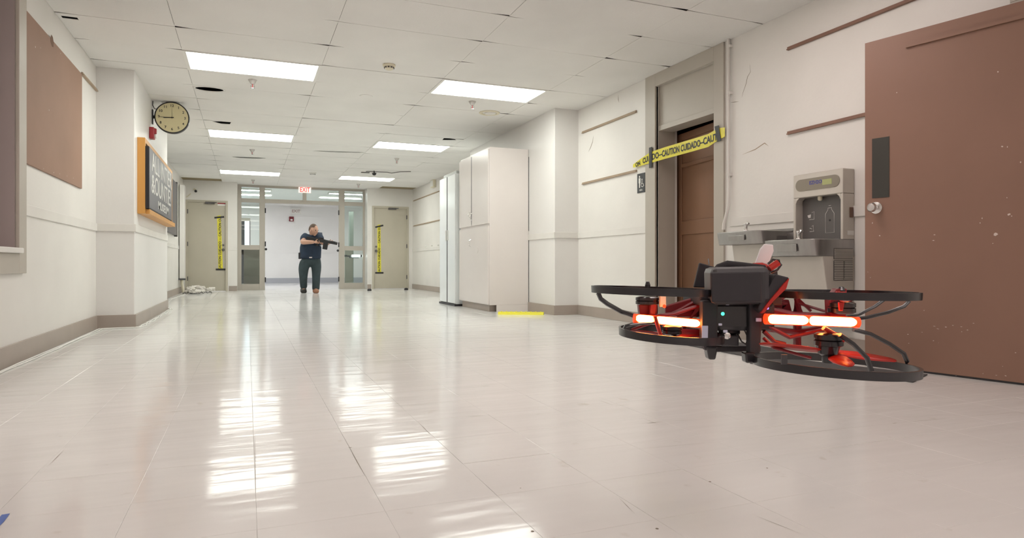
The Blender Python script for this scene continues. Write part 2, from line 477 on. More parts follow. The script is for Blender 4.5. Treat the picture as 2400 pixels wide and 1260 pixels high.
# brown panelled leaf swung a little inward
hA, hB = Vector((XR + .20, 4.71, 0)), Vector((XR + .30, 5.66, 0))
ex = (hB - hA); wleaf = ex.length
Md = frame_mat(hA, ex, (0, 0, 1))       # x along the leaf, y up, z = ex x up -> towards +X or -X
zs = -1 if Md.col[2].x < 0 else 1
def leafbox(bm, x0, x1, y0, y1, d0, d1_):
    s = -zs                                # negative X is the hall side
    z0, z1 = sorted((s * d0, s * d1_)); return bx(bm, x0, x1, y0, y1, z0, z1, Md)
leaf = obj('door_leaf', leafbox(B(), 0, wleaf, .01, 1.97, -.03, .0), BROWN2, d1)
b = B()
leafbox(b, 0, .17, .01, 1.97, 0, .014); leafbox(b, wleaf - .1, wleaf, .01, 1.97, 0, .014)
for z0, z1 in ((.01, .22), (.93, 1.07), (1.62, 1.66), (1.90, 1.97)): leafbox(b, .17, wleaf - .1, z0, z1, 0, .014)
obj('rail', b, BROWN2, leaf, bevel=.006)

# ---------------- glazed screen at the far end
def zY(py, y, px=700): return onY(px, py, y).z
win2 = struct(obj('window_2', bx(B(), jL - .02, jR + .02, YE - .05, YE + .05, HC - .05, HC + .013), GREY))
def xs(px): return onY(px, 550, YE).x
cols = {'a': (jL - .05, xs(566)), 'b': (xs(608), xs(621)), 'c': (xs(794), xs(807)), 'd': (xs(850), jR + .05)}
for k, (x0, x1) in cols.items():
    obj('mullion', bx(B(), x0, x1, YE - .05, YE + .05, 0, HC - .05), GREY, win2, bevel=.004)
zt0, zt1 = 2.14, 2.235
obj('transom_rail', bx(B(), cols['a'][1], cols['d'][0], YE - .045, YE + .045, zt0, zt1), GREY, win2, bevel=.004)
for a, c in (('a', 'b'), ('c', 'd')):
    x0, x1 = cols[a][1], cols[c][0]
    obj('middle_rail', bx(B(), x0, x1, YE - .045, YE + .045, .985, 1.10), GREY, win2, bevel=.004)
    obj('bottom_rail', bx(B(), x0, x1, YE - .045, YE + .045, 0, .15), GREY, win2, bevel=.004)
    for z0, z1 in ((.15, .985), (1.10, zt0), (zt1, HC - .05)):
        obj('pane', bx(B(), x0, x1, YE - .004, YE + .004, z0, z1), GLASS, win2)
for x0, x1 in ((cols['b'][1], cols['c'][0]),):
    obj('pane', bx(B(), x0, x1, YE - .004, YE + .004, zt1, HC - .05), GLASS, win2)
for x in (cols['b'][1] + .008, cols['c'][0] - .008):
    for z in (.25, 1.13, 1.95):
        obj('hinge', bx(B(), x - .014, x + .014, YE - .07, YE - .045, z - .06, z + .06), BLACK, win2)
for x, z in ((cols['b'][1] + .02, 1.0), (cols['c'][0] - .03, .98)):
    obj('latch', lathe(B(), (x, YE - .05, z), (0, -1, 0), [(.03, 0), (.03, .02), (.018, .03), (0, .03)], 12), BLACK, win2)

# exterior glass door at the far side of the corridor
d4 = struct(obj('door_4', bx(B(), DX0, DX1, 23.2, 23.28, 2.05, 2.15), GREYD))
b = B(); bx(b, DX0, DX0 + .07, 23.2, 23.28, 0, 2.05); bx(b, DX1 - .03, DX1, 23.2, 23.28, 0, 2.05); bx(b, DX0 + .07, DX1 - .07, 23.2, 23.28, .95, 1.10); bx(b, DX0 + .07, DX1 - .07, 23.2, 23.28, 0, .2); bx(b, -.19, -.07, 23.2, 23.28, .2, 2.05)
obj('frame', b, DARK, d4)
obj('pane', bx(B(), DX0 + .07, DX1 - .07, 23.235, 23.245, .2, 2.05), GLASSD, d4)
# grey board in front of the lower glass, posts seen through the sidelights
tag(obj('panel_board', bx(B(), xs(569) + .02, xs(608) + .04, YE + .22, YE + .26, .003, 1.02), mat('board_grey', srgb(150, 144, 136), .6, var=.1, vscale=3)),
    'grey board standing behind the lower glass beside the open double doorway', 'board')
b = B(); bx(b, 0, .16, 0, .06, 0, 2.3)
p0 = onY(819, 600, 18.6); p1 = onY(828, 600, 18.6)
ldr = tag(obj('door_leaf_edge', bx(B(), p0.x, p1.x, 18.55, 18.75, 0, 2.10), mat('grey_green_metal', srgb(142, 152, 142), .5)),
    'grey green metal post standing behind the narrow glass next to the doorway', 'post')
ldr.name = 'metal_post'
q0 = onY(808, 600, 18.45); q1 = onY(826, 600, 18.45)
tag(obj('panel_board', bx(B(), q0.x, q1.x, 18.40, 18.44, .003, 1.03), mat('board_grey2', srgb(152, 150, 138), .6, var=.08, vscale=3)),
    'low olive grey board in front of the metal post behind the narrow glass', 'board')

# ---------------- far side doors
def side_door(name, x0, x1, kx, flip):
    d = struct(obj(name, bx(B(), x0 + .05, x1 - .05, YS + .03, YS + .07, .01, dz - .05), GREYD))
    b = B(); bx(b, x0, x0 + .05, YS - .012, YS + .08, 0, dz); bx(b, x1 - .05, x1, YS - .012, YS + .08, 0, dz); bx(b, x0 + .05, x1 - .05, YS - .012, YS + .08, dz - .05, dz)
    obj('casing', b, GREYD, d, bevel=.003)
    k = obj('door_knob', lathe(B(), (kx, YS + .03, .97), (0, -1, 0), [(.034, 0), (.034, .008), (.012, .012), (.012, .04), (.028, .05), (.030, .07), (.018, .085), (0, .087)], 14), STEELD, d, smooth=True)
    obj('deadbolt', lathe(B(), (kx, YS + .03, 1.08), (0, -1, 0), [(.024, 0), (.024, .014), (0, .016)], 12), STEELD, d)
    b = B(); bx(b, x0 + .42, x0 + .62, YS - .03, YS + .03, dz - .085, dz - .035); tube(b, [(x0 + .5, YS - .02, dz - .06), (x0 + .66, YS - .10, dz - .055)], .012, 6)
    obj('closer', b, STEELD, d)
    hx = x0 + .05 if not flip else x1 - .05
    for z in (.3, 1.1, 1.85): obj('hinge', bx(B(), hx - .01, hx + .01, YS - .02, YS + .03, z - .05, z + .05), STEELD, d)
    return d
side_door('door_2', dLx0, dLx1, onY(523, 583, YS).x, False)
side_door('door_3', dRx0, dRx1, onY(882, 588, YS).x, True)
def door_tape(px, y0, y1, label, lean):
    yy = YS + .026
    a = onY(px, y0, yy); c = onY(px, y1, yy)
    t = thing('caution_tape', label, 'tape', (a.x, yy, c.z), 'caution tape strips on the side doors')
    w = .048
    b = B(); prism(b, [(a.x - w, yy, a.z + .03), (a.x + w * .6, yy, a.z + .05), (a.x + w + lean, yy, c.z), (a.x - w + lean, yy, c.z)], (0, -.002, 0))
    obj('strip', b, YEL, t)
    M = frame_mat((a.x + lean / 2, yy - .0025, (a.z + c.z) / 2), (0, 0, 1), (-1, 0, 0))
    text('lettering', 'CAUTION CUIDADO — CAUTION CUI', .066, BLACK, t, M, .0004, sx=(a.z - c.z) * .93 / .98 * .93, bold=.0025)
    for p, an in ((a, .25 if lean == 0 else .12), (c, 0)):
        R = Matrix.Translation((p.x + (lean if p is c else 0), yy - .004, p.z)) @ Matrix.Rotation(-an, 4, 'Y')
        obj('black_tape', bx(B(), -.105, .105, -.002, .002, -.02, .02, R), BLACK, t)
    return t
door_tape(514, 509, 631, 'yellow caution tape strip down the grey door beside the wall pipe', .03)
door_tape(889, 530, 639, 'yellow caution tape strip down the grey door near the white locker', 0)
# red notice on the left grey door
p = onY(521, 473, YS + .025)
t = thing('door_notice', 'small red and white notice at the top corner of the taped grey door', 'sign', (p.x, YS + .025, p.z - .1))
obj('sheet', bx(B(), p.x - .1, p.x + .1, YS + .022, YS + .027, p.z - .09, p.z + .09), WHITE, t)
b = B(); bx(b, p.x - .1, p.x + .1, YS + .019, YS + .0215, p.z + .01, p.z + .09); bx(b, p.x - .1, p.x + .1, YS + .019, YS + .0215, p.z - .05, p.z - .02)
obj('print', b, RED, t)
obj('emblem', lathe(B(), (p.x, YS + .019, p.z + .05), (0, -1, 0), [(.035, 0), (.035, .001), (0, .001)], 16), WHITE, t)

# ================================================================== RIGHT SIDE THINGS
# tack rails
def rail(x, y0, y1, z, label, m=RAILM, s=-1):
    b = B(); x1 = x + s * .014
    bx(b, min(x, x1), max(x, x1), y0, y1, z - .012, z + .012)
    x2 = x + s * .022
    bx(b, min(x1, x2), max(x1, x2), y0, y1, z - .012, z - .004)
    tag(obj('tack_rail', b, m), label, 'rail', 'thin wooden rails on the walls')
rail(XR, 5.96, 7.17, 2.262, 'upper thin rail on the cream wall between pilaster and restroom door')
rail(XR, 5.96, 7.17, 1.628, 'lower thin rail on the cream wall between pilaster and restroom door')
RAILR = mat('brown_rail', srgb(140, 106, 90), .6, var=.08, vscale=8)
rail(XR, 2.55, 3.854, 2.285, 'upper brown rail above the water fountain', RAILR)
rail(XR, 2.45, 3.854, 1.637, 'lower brown rail between the water fountain and the open brown door', RAILR)
rail(XRF, onX(1030, 447, XRF).y, onX(970, 468, XRF).y, 2.27, 'top thin rail on the far wall behind the white locker')
rail(XRF, onX(1036, 513, XRF).y, onX(970, 526, XRF).y, 1.62, 'middle thin rail on the far wall behind the white locker')
rail(XL, 6.83, 7.44, 2.33, 'thin rail between the brown board and the pilaster', s=1)
# hooks row
for k in range(7):
    y = 12.0 + k * .55
    tag(obj('wall_hook', lathe(B(), (XRF - .012, y, 1.06), (-1, 0, 0), [(.016, 0), (.016, .02), (.008, .03), (0, .035)], 8), WHITE), ['small pale hook on the far moulding, ' + q for q in ('nearest the white locker', 'second from the white locker', 'third from the white locker', 'in the middle of its row', 'third from the grey taped door', 'second from the grey taped door', 'nearest the grey taped door')][k], 'hook', 'pale hooks on the far moulding')
# pale pieces where the far wall meets the ceiling
p = onX(1018, 430, XRF - .01)
t = thing('junction_box', 'cream junction box high on the wall above the white locker', 'box', (XRF, p.y, p.z))
obj('box_body', bx(B(), XRF - .07, XRF, p.y - .12, p.y + .12, p.z - .09, p.z + .09), CREAM, t, bevel=.008)
obj('cover', bx(B(), XRF - .078, XRF - .07, p.y - .10, p.y + .10, p.z - .07, p.z + .07), WHITE, t, bevel=.003)

# tall laminate cupboard
cy0, cy1, cx0, cx1, ctop = 8.09, 9.36, 2.965, 3.525, 2.18
t = thing('storage_cupboard', 'tall beige laminate cupboard with two upper doors standing against the pilaster', 'cupboard', (cx0, cy0, 0))
obj('carcass', bx(B(), cx0, cx1, cy0, cy1, .09, ctop), CABM, t, bevel=.003)
obj('plinth', bx(B(), cx0 + .03, cx1, cy0 + .09, cy1, 0, .09), BASEM, t)
b = B(); bx(b, cx0 + .10, cx1, cy0, cy0 + .018, 0, .09)
obj('side_foot', b, CABM, t)
ym = onX(1108, 500, cx0).y
def cdoor(y0, y1, z0, z1, hy, hz):
    d = obj('door', bx(B(), cx0 - .02, cx0 - .001, y0, y1, z0, z1), CABM, t, bevel=.002)
    b = B(); tube(b, [(cx0 - .02, hy, hz - .05), (cx0 - .045, hy, hz - .035), (cx0 - .048, hy, hz), (cx0 - .045, hy, hz + .035), (cx0 - .02, hy, hz + .05)], .006, 8)
    obj('handle', b, CHROME, d, smooth=True)
cdoor(cy0 + .004, ym - .0125, 1.17, ctop - .03, ym - .03, 1.30)
cdoor(ym + .0125, cy1 - .004, 1.17, ctop - .03, ym + .05, 1.33)
cdoor(cy0 + .004, cy1 - .004, .10, 1.14, ym + .03, .93)
obj('gap_shade_strip', bx(B(), cx0 - .0195, cx0 - .001, ym - .012, ym + .012, 1.19, ctop - .03), DARK, t, label='dark strip painted as the shade between the upper doors')  # flush dark strip, paints the shade of the door seam
obj('edge_strip', bx(B(), cx1 - .002, cx1 + .006, cy0 - .004, cy0 + .002, .12, 1.0), DARK, t)
obj('edge_strip', bx(B(), cx1 - .002, cx1 + .006, cy0 - .004, cy0 + .002, 1.08, 2.08), DARK, t)
# oval pull
obj('cup_pull', lathe(B(), (cx0 - .02, onX(1122, 580, cx0).y, .83), (-1, 0, 0), [(.045, 0), (.045, .004), (.036, .006), (0, .006)], 18), CABM, t)
# white locker
wy0, wy1, wx0, wtop = 9.42, 10.25, 2.915, 2.0
t = thing('white_locker', 'glossy white two-door locker standing behind the tall beige cupboard', 'locker', (wx0, wy0, 0))
obj('body', bx(B(), wx0, 3.525, wy0, wy1, .03, wtop), CABW, t, bevel=.004)
obj('base', bx(B(), wx0 - .03, 3.525, wy0 - .02, wy1, 0, .028), BLACK, t)
wm = (wy0 + wy1) / 2
for y0, y1, hy in ((wy0, wm - .021, wm - .05), (wm + .021, wy1, wm + .05)):
    d = obj('door', bx(B(), wx0 - .018, wx0, y0, y1, .04, wtop - .01), CABW, t, bevel=.002)
    obj('handle', bx(B(), wx0 - .03, wx0 - .018, hy - .012, hy + .012, 1.0, 1.16), WHITE, d, bevel=.002)
obj('gap_shade_strip', bx(B(), wx0 - .0188, wx0 - .0005, wm - .0205, wm + .0205, .04, wtop - .01), BLACK, t, label='dark strip painted as the shade between the doors')  # black strip level with the doors, seam shade as colour
tag(obj('folder_box', bx(B(), wx0 + .02, 3.3, wy0 + .05, wy1 - .1, wtop + .001, wtop + .05), mat('grey_box', srgb(176, 178, 176), .6), bevel=.004), 'flat grey box lying on top of the white locker', 'box')
# yellow bar on the floor
a, c = Vector((2.94, 7.70, 0)), Vector((3.44, 7.42, 0))
M = frame_mat(a, c - a, (0, 0, 1)); L = (c - a).length
t = thing('yellow_cable_cover', 'bright yellow rubber bar lying on the floor before the beige cupboard', 'cable cover', a)
b = B(); prism(b, [M @ Vector(v) for v in ((0, 0, -.05), (0, .03, -.03), (0, .034, 0), (0, .03, .03), (0, 0, .05))], (c - a))
obj('body', b, YELP, t)
b = B()
for k in range(9):
    x = .04 + k * (L - .08) / 8; bx(b, x - .006, x + .006, .031, .038, -.03, .03, M)
obj('ridge', b, YELP, t)['kind'] = 'stuff'

# caution tape across the restroom doorway
xt = XR - .028
pts = [(1484, 389, .017), (1500, 381, .035), (1525, 369, .056), (1560, 358, .058), (1620, 341, .058), (1660, 329, .058), (1684, 314, .052), (1699, 309, .04)]
t = thing('caution_tape', 'yellow caution tape stretched across the brown restroom doorway', 'tape', onX(1525, 369, xt))
b = B(); up, dn = [], []
for px, py, hw in pts:
    p = onX(px, py, xt); up.append(b.verts.new(p + Vector((0, 0, hw)))); dn.append(b.verts.new(p - Vector((0, 0, hw))))
for k in range(len(pts) - 1): b.faces.new([up[k], up[k + 1], dn[k + 1], dn[k]])
o = obj('strip', b, YEL, t); s = o.modifiers.new('thick', 'SOLIDIFY'); s.thickness = .0015
def tape_text(s, px0, py0, px1, py1, size, sx):
    a, c = onX(px0, py0, xt - .003), onX(px1, py1, xt - .003)
    M = frame_mat((a + c) / 2, (c - a), (0, 0, 1))
    text('lettering', s, size, BLACK, t, M, .0003, sx=sx, bold=.003)
tape_text('CAUTION CUIDADO', 1556, 360, 1636, 337, .085, .74)
tape_text('—', 1541, 364, 1553, 360, .085, .8)
tape_text('—', 1640, 335, 1650, 332, .085, .7)
tape_text('CAUT', 1652, 331, 1677, 322, .085, .85)
tape_text('DO', 1530, 368, 1542, 364, .085, .9)
tape_text('CUI', 1505, 379, 1521, 371, .075, .85)
tape_text('ON', 1488, 388, 1502, 381, .06, .95)
for px, y0, y1 in ((1525, 345, 393), (1683, 295, 331)):
    a, c = onX(px - (3 if px > 1600 else 0), y0, xt - .004), onX(px + (3 if px > 1600 else 0), y1, xt - .004)
    b = B(); prism(b, [a + Vector((0, .026, 0)), a - Vector((0, .026, 0)), c - Vector((0, .026, 0)), c + Vector((0, .026, 0))], (-.003, 0, 0))
    obj('black_tape', b, BLACK, t)
# restroom sign
y0, y1, z0, z1 = 5.80, 5.945, 1.385, 1.59
t = thing('restroom_sign', 'dark restroom sign with white person and wheelchair symbols beside the doorway', 'sign', (XR, y0, z0))
obj('plate', bx(B(), XR - .008, XR, y0, y1, z0, z1), mat('sign_charcoal', (.055, .06, .065), .45), t, bevel=.002)
def sy(u, v): return Vector((XR - .009, y1 - u * (y1 - y0), z1 - v * (z1 - z0)))
b = B(); R = .011
lathe(b, sy(.33, .17), (-1, 0, 0), [(R, 0), (R, .001)], 12)
prism(b, [sy(.22, .24), sy(.46, .24), sy(.46, .5), sy(.41, .5), sy(.40, .74), sy(.28, .74), sy(.27, .5), sy(.22, .5)], (-.001, 0, 0))
obj('person_symbol', b, WHITE, t)
b = B()
ring = [sy(.70 + .155 * math.cos(a), .60 + .11 * math.sin(a)) for a in [k * PI / 8 for k in range(-1, 12)]]
tube(b, ring, .0035, 6); tube(b, [sy(.66, .38), sy(.67, .54), sy(.80, .55), sy(.90, .68)], .005, 6)
lathe(b, sy(.655, .33), (-1, 0, 0), [(.008, 0), (.008, .001)], 10)
obj('wheelchair_symbol', b, WHITE, t)
text('lettering', 'MEN', .028, WHITE, t, frame_mat(sy(.5, .87), (0, -1, 0), (0, 0, 1)), .0005)
# conduit beside the doorway
b = B(); tube(b, [(XR - .025, 4.50, HC), (XR - .025, 4.50, 1.14), (XR - .035, 4.515, 1.06), (XR - .04, 4.54, .98), (XR - .04, 4.545, .93)], .014, 10)
t = thing('wall_conduit', 'thin painted conduit running down beside the restroom doorway', 'pipe', (XR, 4.5, .93))
obj('pipe', b, TRIMM, t, smooth=True)
for z in (1.4, 2.1, 2.5): obj('clip', bx(B(), XR - .03, XR, 4.475, 4.525, z - .012, z + .012), TRIMM, t)
# wall cracks
def crack(pts, x, wd, m=None):
    b = B(); s = -1 if x > 0 else 1
    P = [onX(px, py, x + s * .001) for px, py in pts]; n = len(P)
    for i in range(n - 1):
        w0 = wd * (math.sin(PI * i / (n - 1)) + .15); w1 = wd * (math.sin(PI * (i + 1) / (n - 1)) + .15)
        d = (P[i + 1] - P[i]).normalized(); q = Vector((0, -d.z, d.y))
        b.faces.new([b.verts.new(v) for v in (P[i] + q * w0, P[i + 1] + q * w1, P[i + 1] - q * w1, P[i] - q * w0)])
    obj('crack', b, m or RAILM, wr if x > 0 else wl)
CRK = mat('crack_shade', srgb(128, 114, 96), .8)
crack([(1757, 150), (1759, 168), (1752, 180), (1748, 198), (1741, 218), (1739, 228)], XR, .0022, CRK)
crack([(1391, 318), (1389, 332), (1384, 346), (1379, 356)], XR, .005, CRK)
crack([(1449, 222), (1449, 232), (1451, 240)], XR, .004, CRK)
crack([(1712, 240), (1722, 239), (1732, 238)], XR, .002, CRK)
crack([(1740, 362), (1770, 350), (1792, 335), (1801, 342)], XR, .0035, RAILM)

# ---------------- water fountain
SX = XR
t = thing('water_fountain', 'stainless steel two-basin water fountain with grey bottle filler on the wall', 'water fountain', (SX, 3.9, .25))
f0, f1 = 3.264, 3.70
# bottle filler box with recessed alcove
fx = 3.752
b = B()
bx(b, fx, SX, f0, f1, 1.115, 1.285)                        # header
bx(b, fx, SX, f0, f0 + .022, .80, 1.115); bx(b, fx, SX, f1 - .022, f1, .80, 1.115)
bx(b, fx + .075, SX, f0 + .022, f1 - .022, .80, 1.115)     # back
obj('filler_housing', b, STEELL, t, bevel=.006)
# dark face plate with opening rounded at the top
al = obj('alcove', bx(B(), fx + .069, fx + .0745, f0 + .023, f1 - .023, .80, 1.114), STEELD, t)
for s in (f0 + .0225, f1 - .0225):
    e = .02 if s < 3.5 else -.02
    obj('corner_fillet', prism(B(), [(fx + .002, s, 1.1145), (fx + .002, s + e * 1.6, 1.1145), (fx + .002, s + e * .5, 1.097), (fx + .002, s, 1.075)], (.06, 0, 0)), STEELL, t)
# oval display strip
yc, zc = (f0 + f1) / 2, 1.205
b = B(); prism(b, [(fx - .001, yc + u, zc + v) for u, v in rrect(.385, .085, .042, 6)], (-.003, 0, 0))
band = obj('display_band', b, mat('band_grey', srgb(142, 134, 120), .35), t)
text('display_lettering', 'EZH2O', .035, mat('blue_print', (.07, .08, .32), .5), band, frame_mat((fx - .0045, yc + .01, zc + .008), (0, -1, 0), (0, 0, 1)), .0004, bold=.001)
b = B(); bx(b, fx - .0052, fx - .004, yc - .13, yc - .05, zc - .018, zc + .02)
obj('green_label', b, mat('green_print', (.42, .45, .2), .5), band)
# nozzle, sensor, bottle and faucet pictures on the alcove back
xb = fx + .068
obj('nozzle', lathe(B(), (fx + .045, yc + .015, 1.115), (0, 0, -1), [(.016, 0), (.016, .022), (.010, .03), (0, .03)], 14), CREAM, t, smooth=True)
def ap(u, v): return Vector((xb, f1 - .023 - u * (f1 - f0 - .046), 1.114 - v * .314))
def line(bm, pts, r=.0022): tube(bm, pts, r, 5)
b = B()
line(b, [ap(.585, .27), ap(.585, .31), ap(.53, .40), ap(.53, .83), ap(.72, .83), ap(.72, .40), ap(.665, .31), ap(.665, .27), ap(.585, .27)], .0018)
line(b, [ap(.60, .22), ap(.65, .22)], .0018)
obj('bottle_picture', b, SIGNW, al)
obj('sensor', lathe(B(), ap(.625, .55), (-1, 0, 0), [(.007, 0), (.007, .002), (0, .002)], 12), BLACK, al)
b = B(); line(b, [ap(.22, .34), ap(.27, .32), ap(.27, .50), ap(.16, .50)]); prism(b, [ap(.12, .40), ap(.20, .38), ap(.19, .46), ap(.14, .46)], (-.002, 0, 0))
obj('glass_picture', b, SIGNW, al); b = B()
line(b, [ap(.22, .66), ap(.25, .64), ap(.26, .78), ap(.17, .78)]); line(b, [ap(.17, .70), ap(.22, .72)])
obj('small_picture', b, SIGNW, al)
obj('drain_tray', bx(B(), fx - .01, fx + .07, f0 + .022, f1 - .022, .797, .806), STEEL, t)
obj('side_socket', bx(B(), fx + .06, fx + .09, f0 - .006, f0, .95, 1.02), mat('side_brown', srgb(110, 82, 66), .5), t, bevel=.002)
obj('side_label', bx(B(), fx + .04, fx + .10, f0 - .002, f0, .83, .86), WHITE, t)
# chiller cabinet under the filler, with louvres on its side
def basin(y0, y1, x0, ztop, zbot, bubx, buby, nm):
    pts = [(x0 + .05, y0), (x0 + .015, y0 + .015), (x0, y0 + .05), (x0, y1 - .05), (x0 + .015, y1 - .015), (x0 + .05, y1), (SX, y1), (SX, y0)]
    o = B(); n = len(pts)
    lo = [o.verts.new((x + (0.02 if x < SX else 0), y, zbot)) for x, y in pts]; hi = [o.verts.new((x, y, ztop)) for x, y in pts]
    cx_, cy_ = (x0 + SX) / 2 - .02, (y0 + y1) / 2
    ins = [o.verts.new((cx_ + (x - cx_) * .86, cy_ + (y - cy_) * .86, ztop + .004)) for x, y in pts]
    bot = [o.verts.new((cx_ + (x - cx_) * .6, cy_ + (y - cy_) * .6, ztop - .035)) for x, y in pts]
    for A, C in ((lo, hi), (hi, ins), (ins, bot)):
        for k in range(n): o.faces.new([A[k], A[(k + 1) % n], C[(k + 1) % n], C[k]])
    o.faces.new(bot); o.faces.new(list(reversed(lo)))
    bo = obj(nm, o, STEEL, t, bevel=.004, smooth=True)
    b = B(); lathe(b, (bubx, buby, ztop), (0, 0, 1), [(.022, 0), (.02, .012), (.013, .016), (.012, .04), (.018, .055), (.016, .065), (0, .068)], 14)
    tube(b, [(bubx, buby, ztop + .05), (bubx - .015, buby - .035, ztop + .068), (bubx - .02, buby - .05, ztop + .06)], .010, 8)
    obj('bubbler', b, CHROME, bo, smooth=True)
    b = B(); bx(b, x0 - .004, x0, cy_ - .09, cy_ + .09, zbot + .03, ztop - .03)
    obj('push_bar', b, STEEL, bo, bevel=.003)
basin(3.264, 3.74, 3.49, .80, .685, 3.62, 3.52, 'low_basin')
basin(3.81, 4.33, 3.545, .885, .785, 3.64, 4.07, 'high_basin')
obj('backsplash', bx(B(), SX - .012, SX, 3.74, 4.36, .885, .905), STEEL, t)
# bodies
def skirt(y0, y1, x_top, x_bot, z0, z1, nm, m):
    b = B(); prism(b, [(x_top, y0, z1), (SX, y0, z1), (SX, y0, z0), (x_bot, y0, z0), (x_top + .02, y0, z1 - .12)], (0, y1 - y0, 0)); return obj(nm, b, m, t, bevel=.006)
skirt(3.266, 3.72, 3.57, 3.655, .22, .686, 'chiller_cabinet', STEELL)
skirt(3.83, 4.22, 3.63, 3.69, .25, .786, 'arm_skirt', STEELL)
obj('connecting_panel', bx(B(), SX - .06, SX, 3.72, 3.83, .45, .87), STEEL, t)
obj('back_panel', bx(B(), SX - .02, SX, 3.0 + .28, 3.80, .686, .80), STEEL, t)
def louvre(z0, z1, x0, x1, n, two):
    b = B(); bx(b, x0 - .006, x1 + .006, 3.2635, 3.2655, z0 - .004, z1 + .004)
    g = obj('louvre', b, STEELD, t)
    for k in range(n):
        z = z0 + (k + .5) * (z1 - z0) / n; h = (z1 - z0) / n * .28
        segs = ((x0, (x0 + x1) / 2 - .006), ((x0 + x1) / 2 + .006, x1)) if two else ((x0, x1),)
        for a, c in segs:
            bb = B(); bx(bb, a, c, 3.257, 3.2634, z - h, z + h); obj('slat', bb, STEELL, g)
louvre(.668, .735, 3.672, 3.838, 8, False)
louvre(.524, .652, 3.672, 3.838, 11, True)
b = B(); bx(b, 3.70, 3.80, 3.8085, 3.8105, .80, .845)
obj('vent', b, STEELD, t)
# fountain switch box on the wall
# ---------------- black mats
def quadmat(name, pts, label):
    b = B(); prism(b, [(x, y, .0006) for x, y in pts], (0, 0, .006)); tag(obj(name, b, MATM, bevel=.002), label, 'mat')
quadmat('floor_mat', [(2.955, 3.27), (3.285, 2.415), (3.585, 2.55), (3.30, 3.43)], 'black rubber floor mat next to the open brown door')
quadmat('floor_mat', [(3.16, 4.32), (3.15, 3.45), (3.62, 3.45), (3.66, 4.30)], 'black rubber floor mat under the water fountain')
# ---------------- open brown door
pf, ph = Vector((3.552, 2.93, 0)), Vector((3.775, 1.99, 0))
Md = frame_mat(pf, ph - pf, (0, 0, 1)); Ld = (ph - pf).length + .04
s = 1 if Md.col[2].x < 0 else -1     # side facing the hall
d5 = struct(obj('door_5', bx(B(), 0, Ld, .012, 2.0, -.043 if s > 0 else 0, 0 if s > 0 else .043, Md), BROWN, bevel=.002))
def dz_(a, c): a, c = s * a, s * c; return (min(a, c), max(a, c))
z0, z1 = dz_(.0005, .003)
obj('push_plate', bx(B(), .045, .145, 1.035, 1.40, z0, z1, Md), mat('bronze_plate', (.045, .043, .036), .45), d5)
nrm = Vector(Md.col[2][:3]) * s
kc = Md @ Vector((.07, .975, 0))
b = B(); lathe(b, kc, nrm, [(.036, 0), (.036, .008), (.016, .014), (.014, .035), (.026, .045), (.029, .06), (.022, .072), (0, .075)], 20)
obj('door_knob', b, CHROME, d5, smooth=True)
z0, z1 = dz_(.0, .05)
b = B(); bx(b, .24, .95, 1.905, 1.925, *dz_(.001, .014), Md)
obj('closer_arm', b, BROWN, d5)
b = B(); bx(b, 0, Ld, .0, .012, *dz_(-.03, -.01), Md); obj('sweep', b, DARK, d5)
# chips in the paint
rnd = random.Random(3)
CH = mat('paint_chip', (.72, .62, .56), .6)
def chip(px, py, w_, h_):
    # meets the door plane
    r = ray(px, py); n = nrm; q = Vector(Md.translation) + nrm * .0004; o_ = Vector((0, 0, EYE))
    p = o_ + r * ((q - o_).dot(n) / r.dot(n)); ex_ = Vector(Md.col[0][:3])
    k = 7; ring = []
    for i in range(k):
        a = 2 * PI * i / k; rr = rnd.uniform(.5, 1.1)
        ring.append(p + ex_ * math.cos(a) * rr * w_ + Vector((0, 0, 1)) * math.sin(a) * rr * h_)
    prism(CB, ring, nrm * .0004)
CB = B()
for px, py, w_, h_ in ((2102, 217, 3, 4), (2339, 168, 3, 5), (2349, 343, 5, 4), (2361, 344, 3, 4), (2392, 380, 3, 4), (2364, 502, 8, 6), (2371, 506, 3, 3), (2334, 549, 9, 9), (2190, 550, 5, 2), (2188, 563, 5, 3), (2062, 552, 4, 5), (2302, 511, 2, 5), (2297, 522, 3, 4),
                       (2045, 522, 3, 5), (2360, 463, 2, 3), (2327, 570, 3, 2), (2034, 637, 2, 2), (2040, 650, 2, 2), (2166, 727, 3, 2), (2190, 764, 8, 1.5), (2198, 770, 7, 1.5), (2217, 766, 6, 3), (2233, 762, 4, 1.5), (2253, 765, 6, 1.5), (2268, 773, 5, 2), (2254, 777, 3, 2), (2282, 757, 4, 1.5), (2128, 783, 4, 2), (2161, 778, 4, 1.5), (2188, 798, 4, 1.5), (2130, 804, 4, 1.5), (2380, 826, 3, 2), (2357, 880, 5, 2), (2335, 879, 4, 1.5), (2304, 875, 2, 2), (2241, 880, 2, 1.5), (2200, 803, 2, 1), (2350, 858, 2, 1.5)):
    chip(px, py, w_ * .0011, h_ * .0011)
ch = obj('paint_chip', CB, CH, d5); ch['kind'] = 'stuff'
# its frame
b = B(); bx(b, XR - .02, XR + .05, 2.0, 2.27, 0, 2.05); bx(b, XR - .02, XR + .05, .80, 1.05, 0, 2.05); bx(b, XR - .02, XR + .05, .80, 2.27, 2.05, 2.55)
struct(obj('trim_5', b, GREY, bevel=.003))
for z in (.25, 1.0, 1.8):
    obj('hinge', tube(B(), [(3.80, 1.975, z - .05), (3.80, 1.975, z + .05)], .012, 8), STEELD, d5)

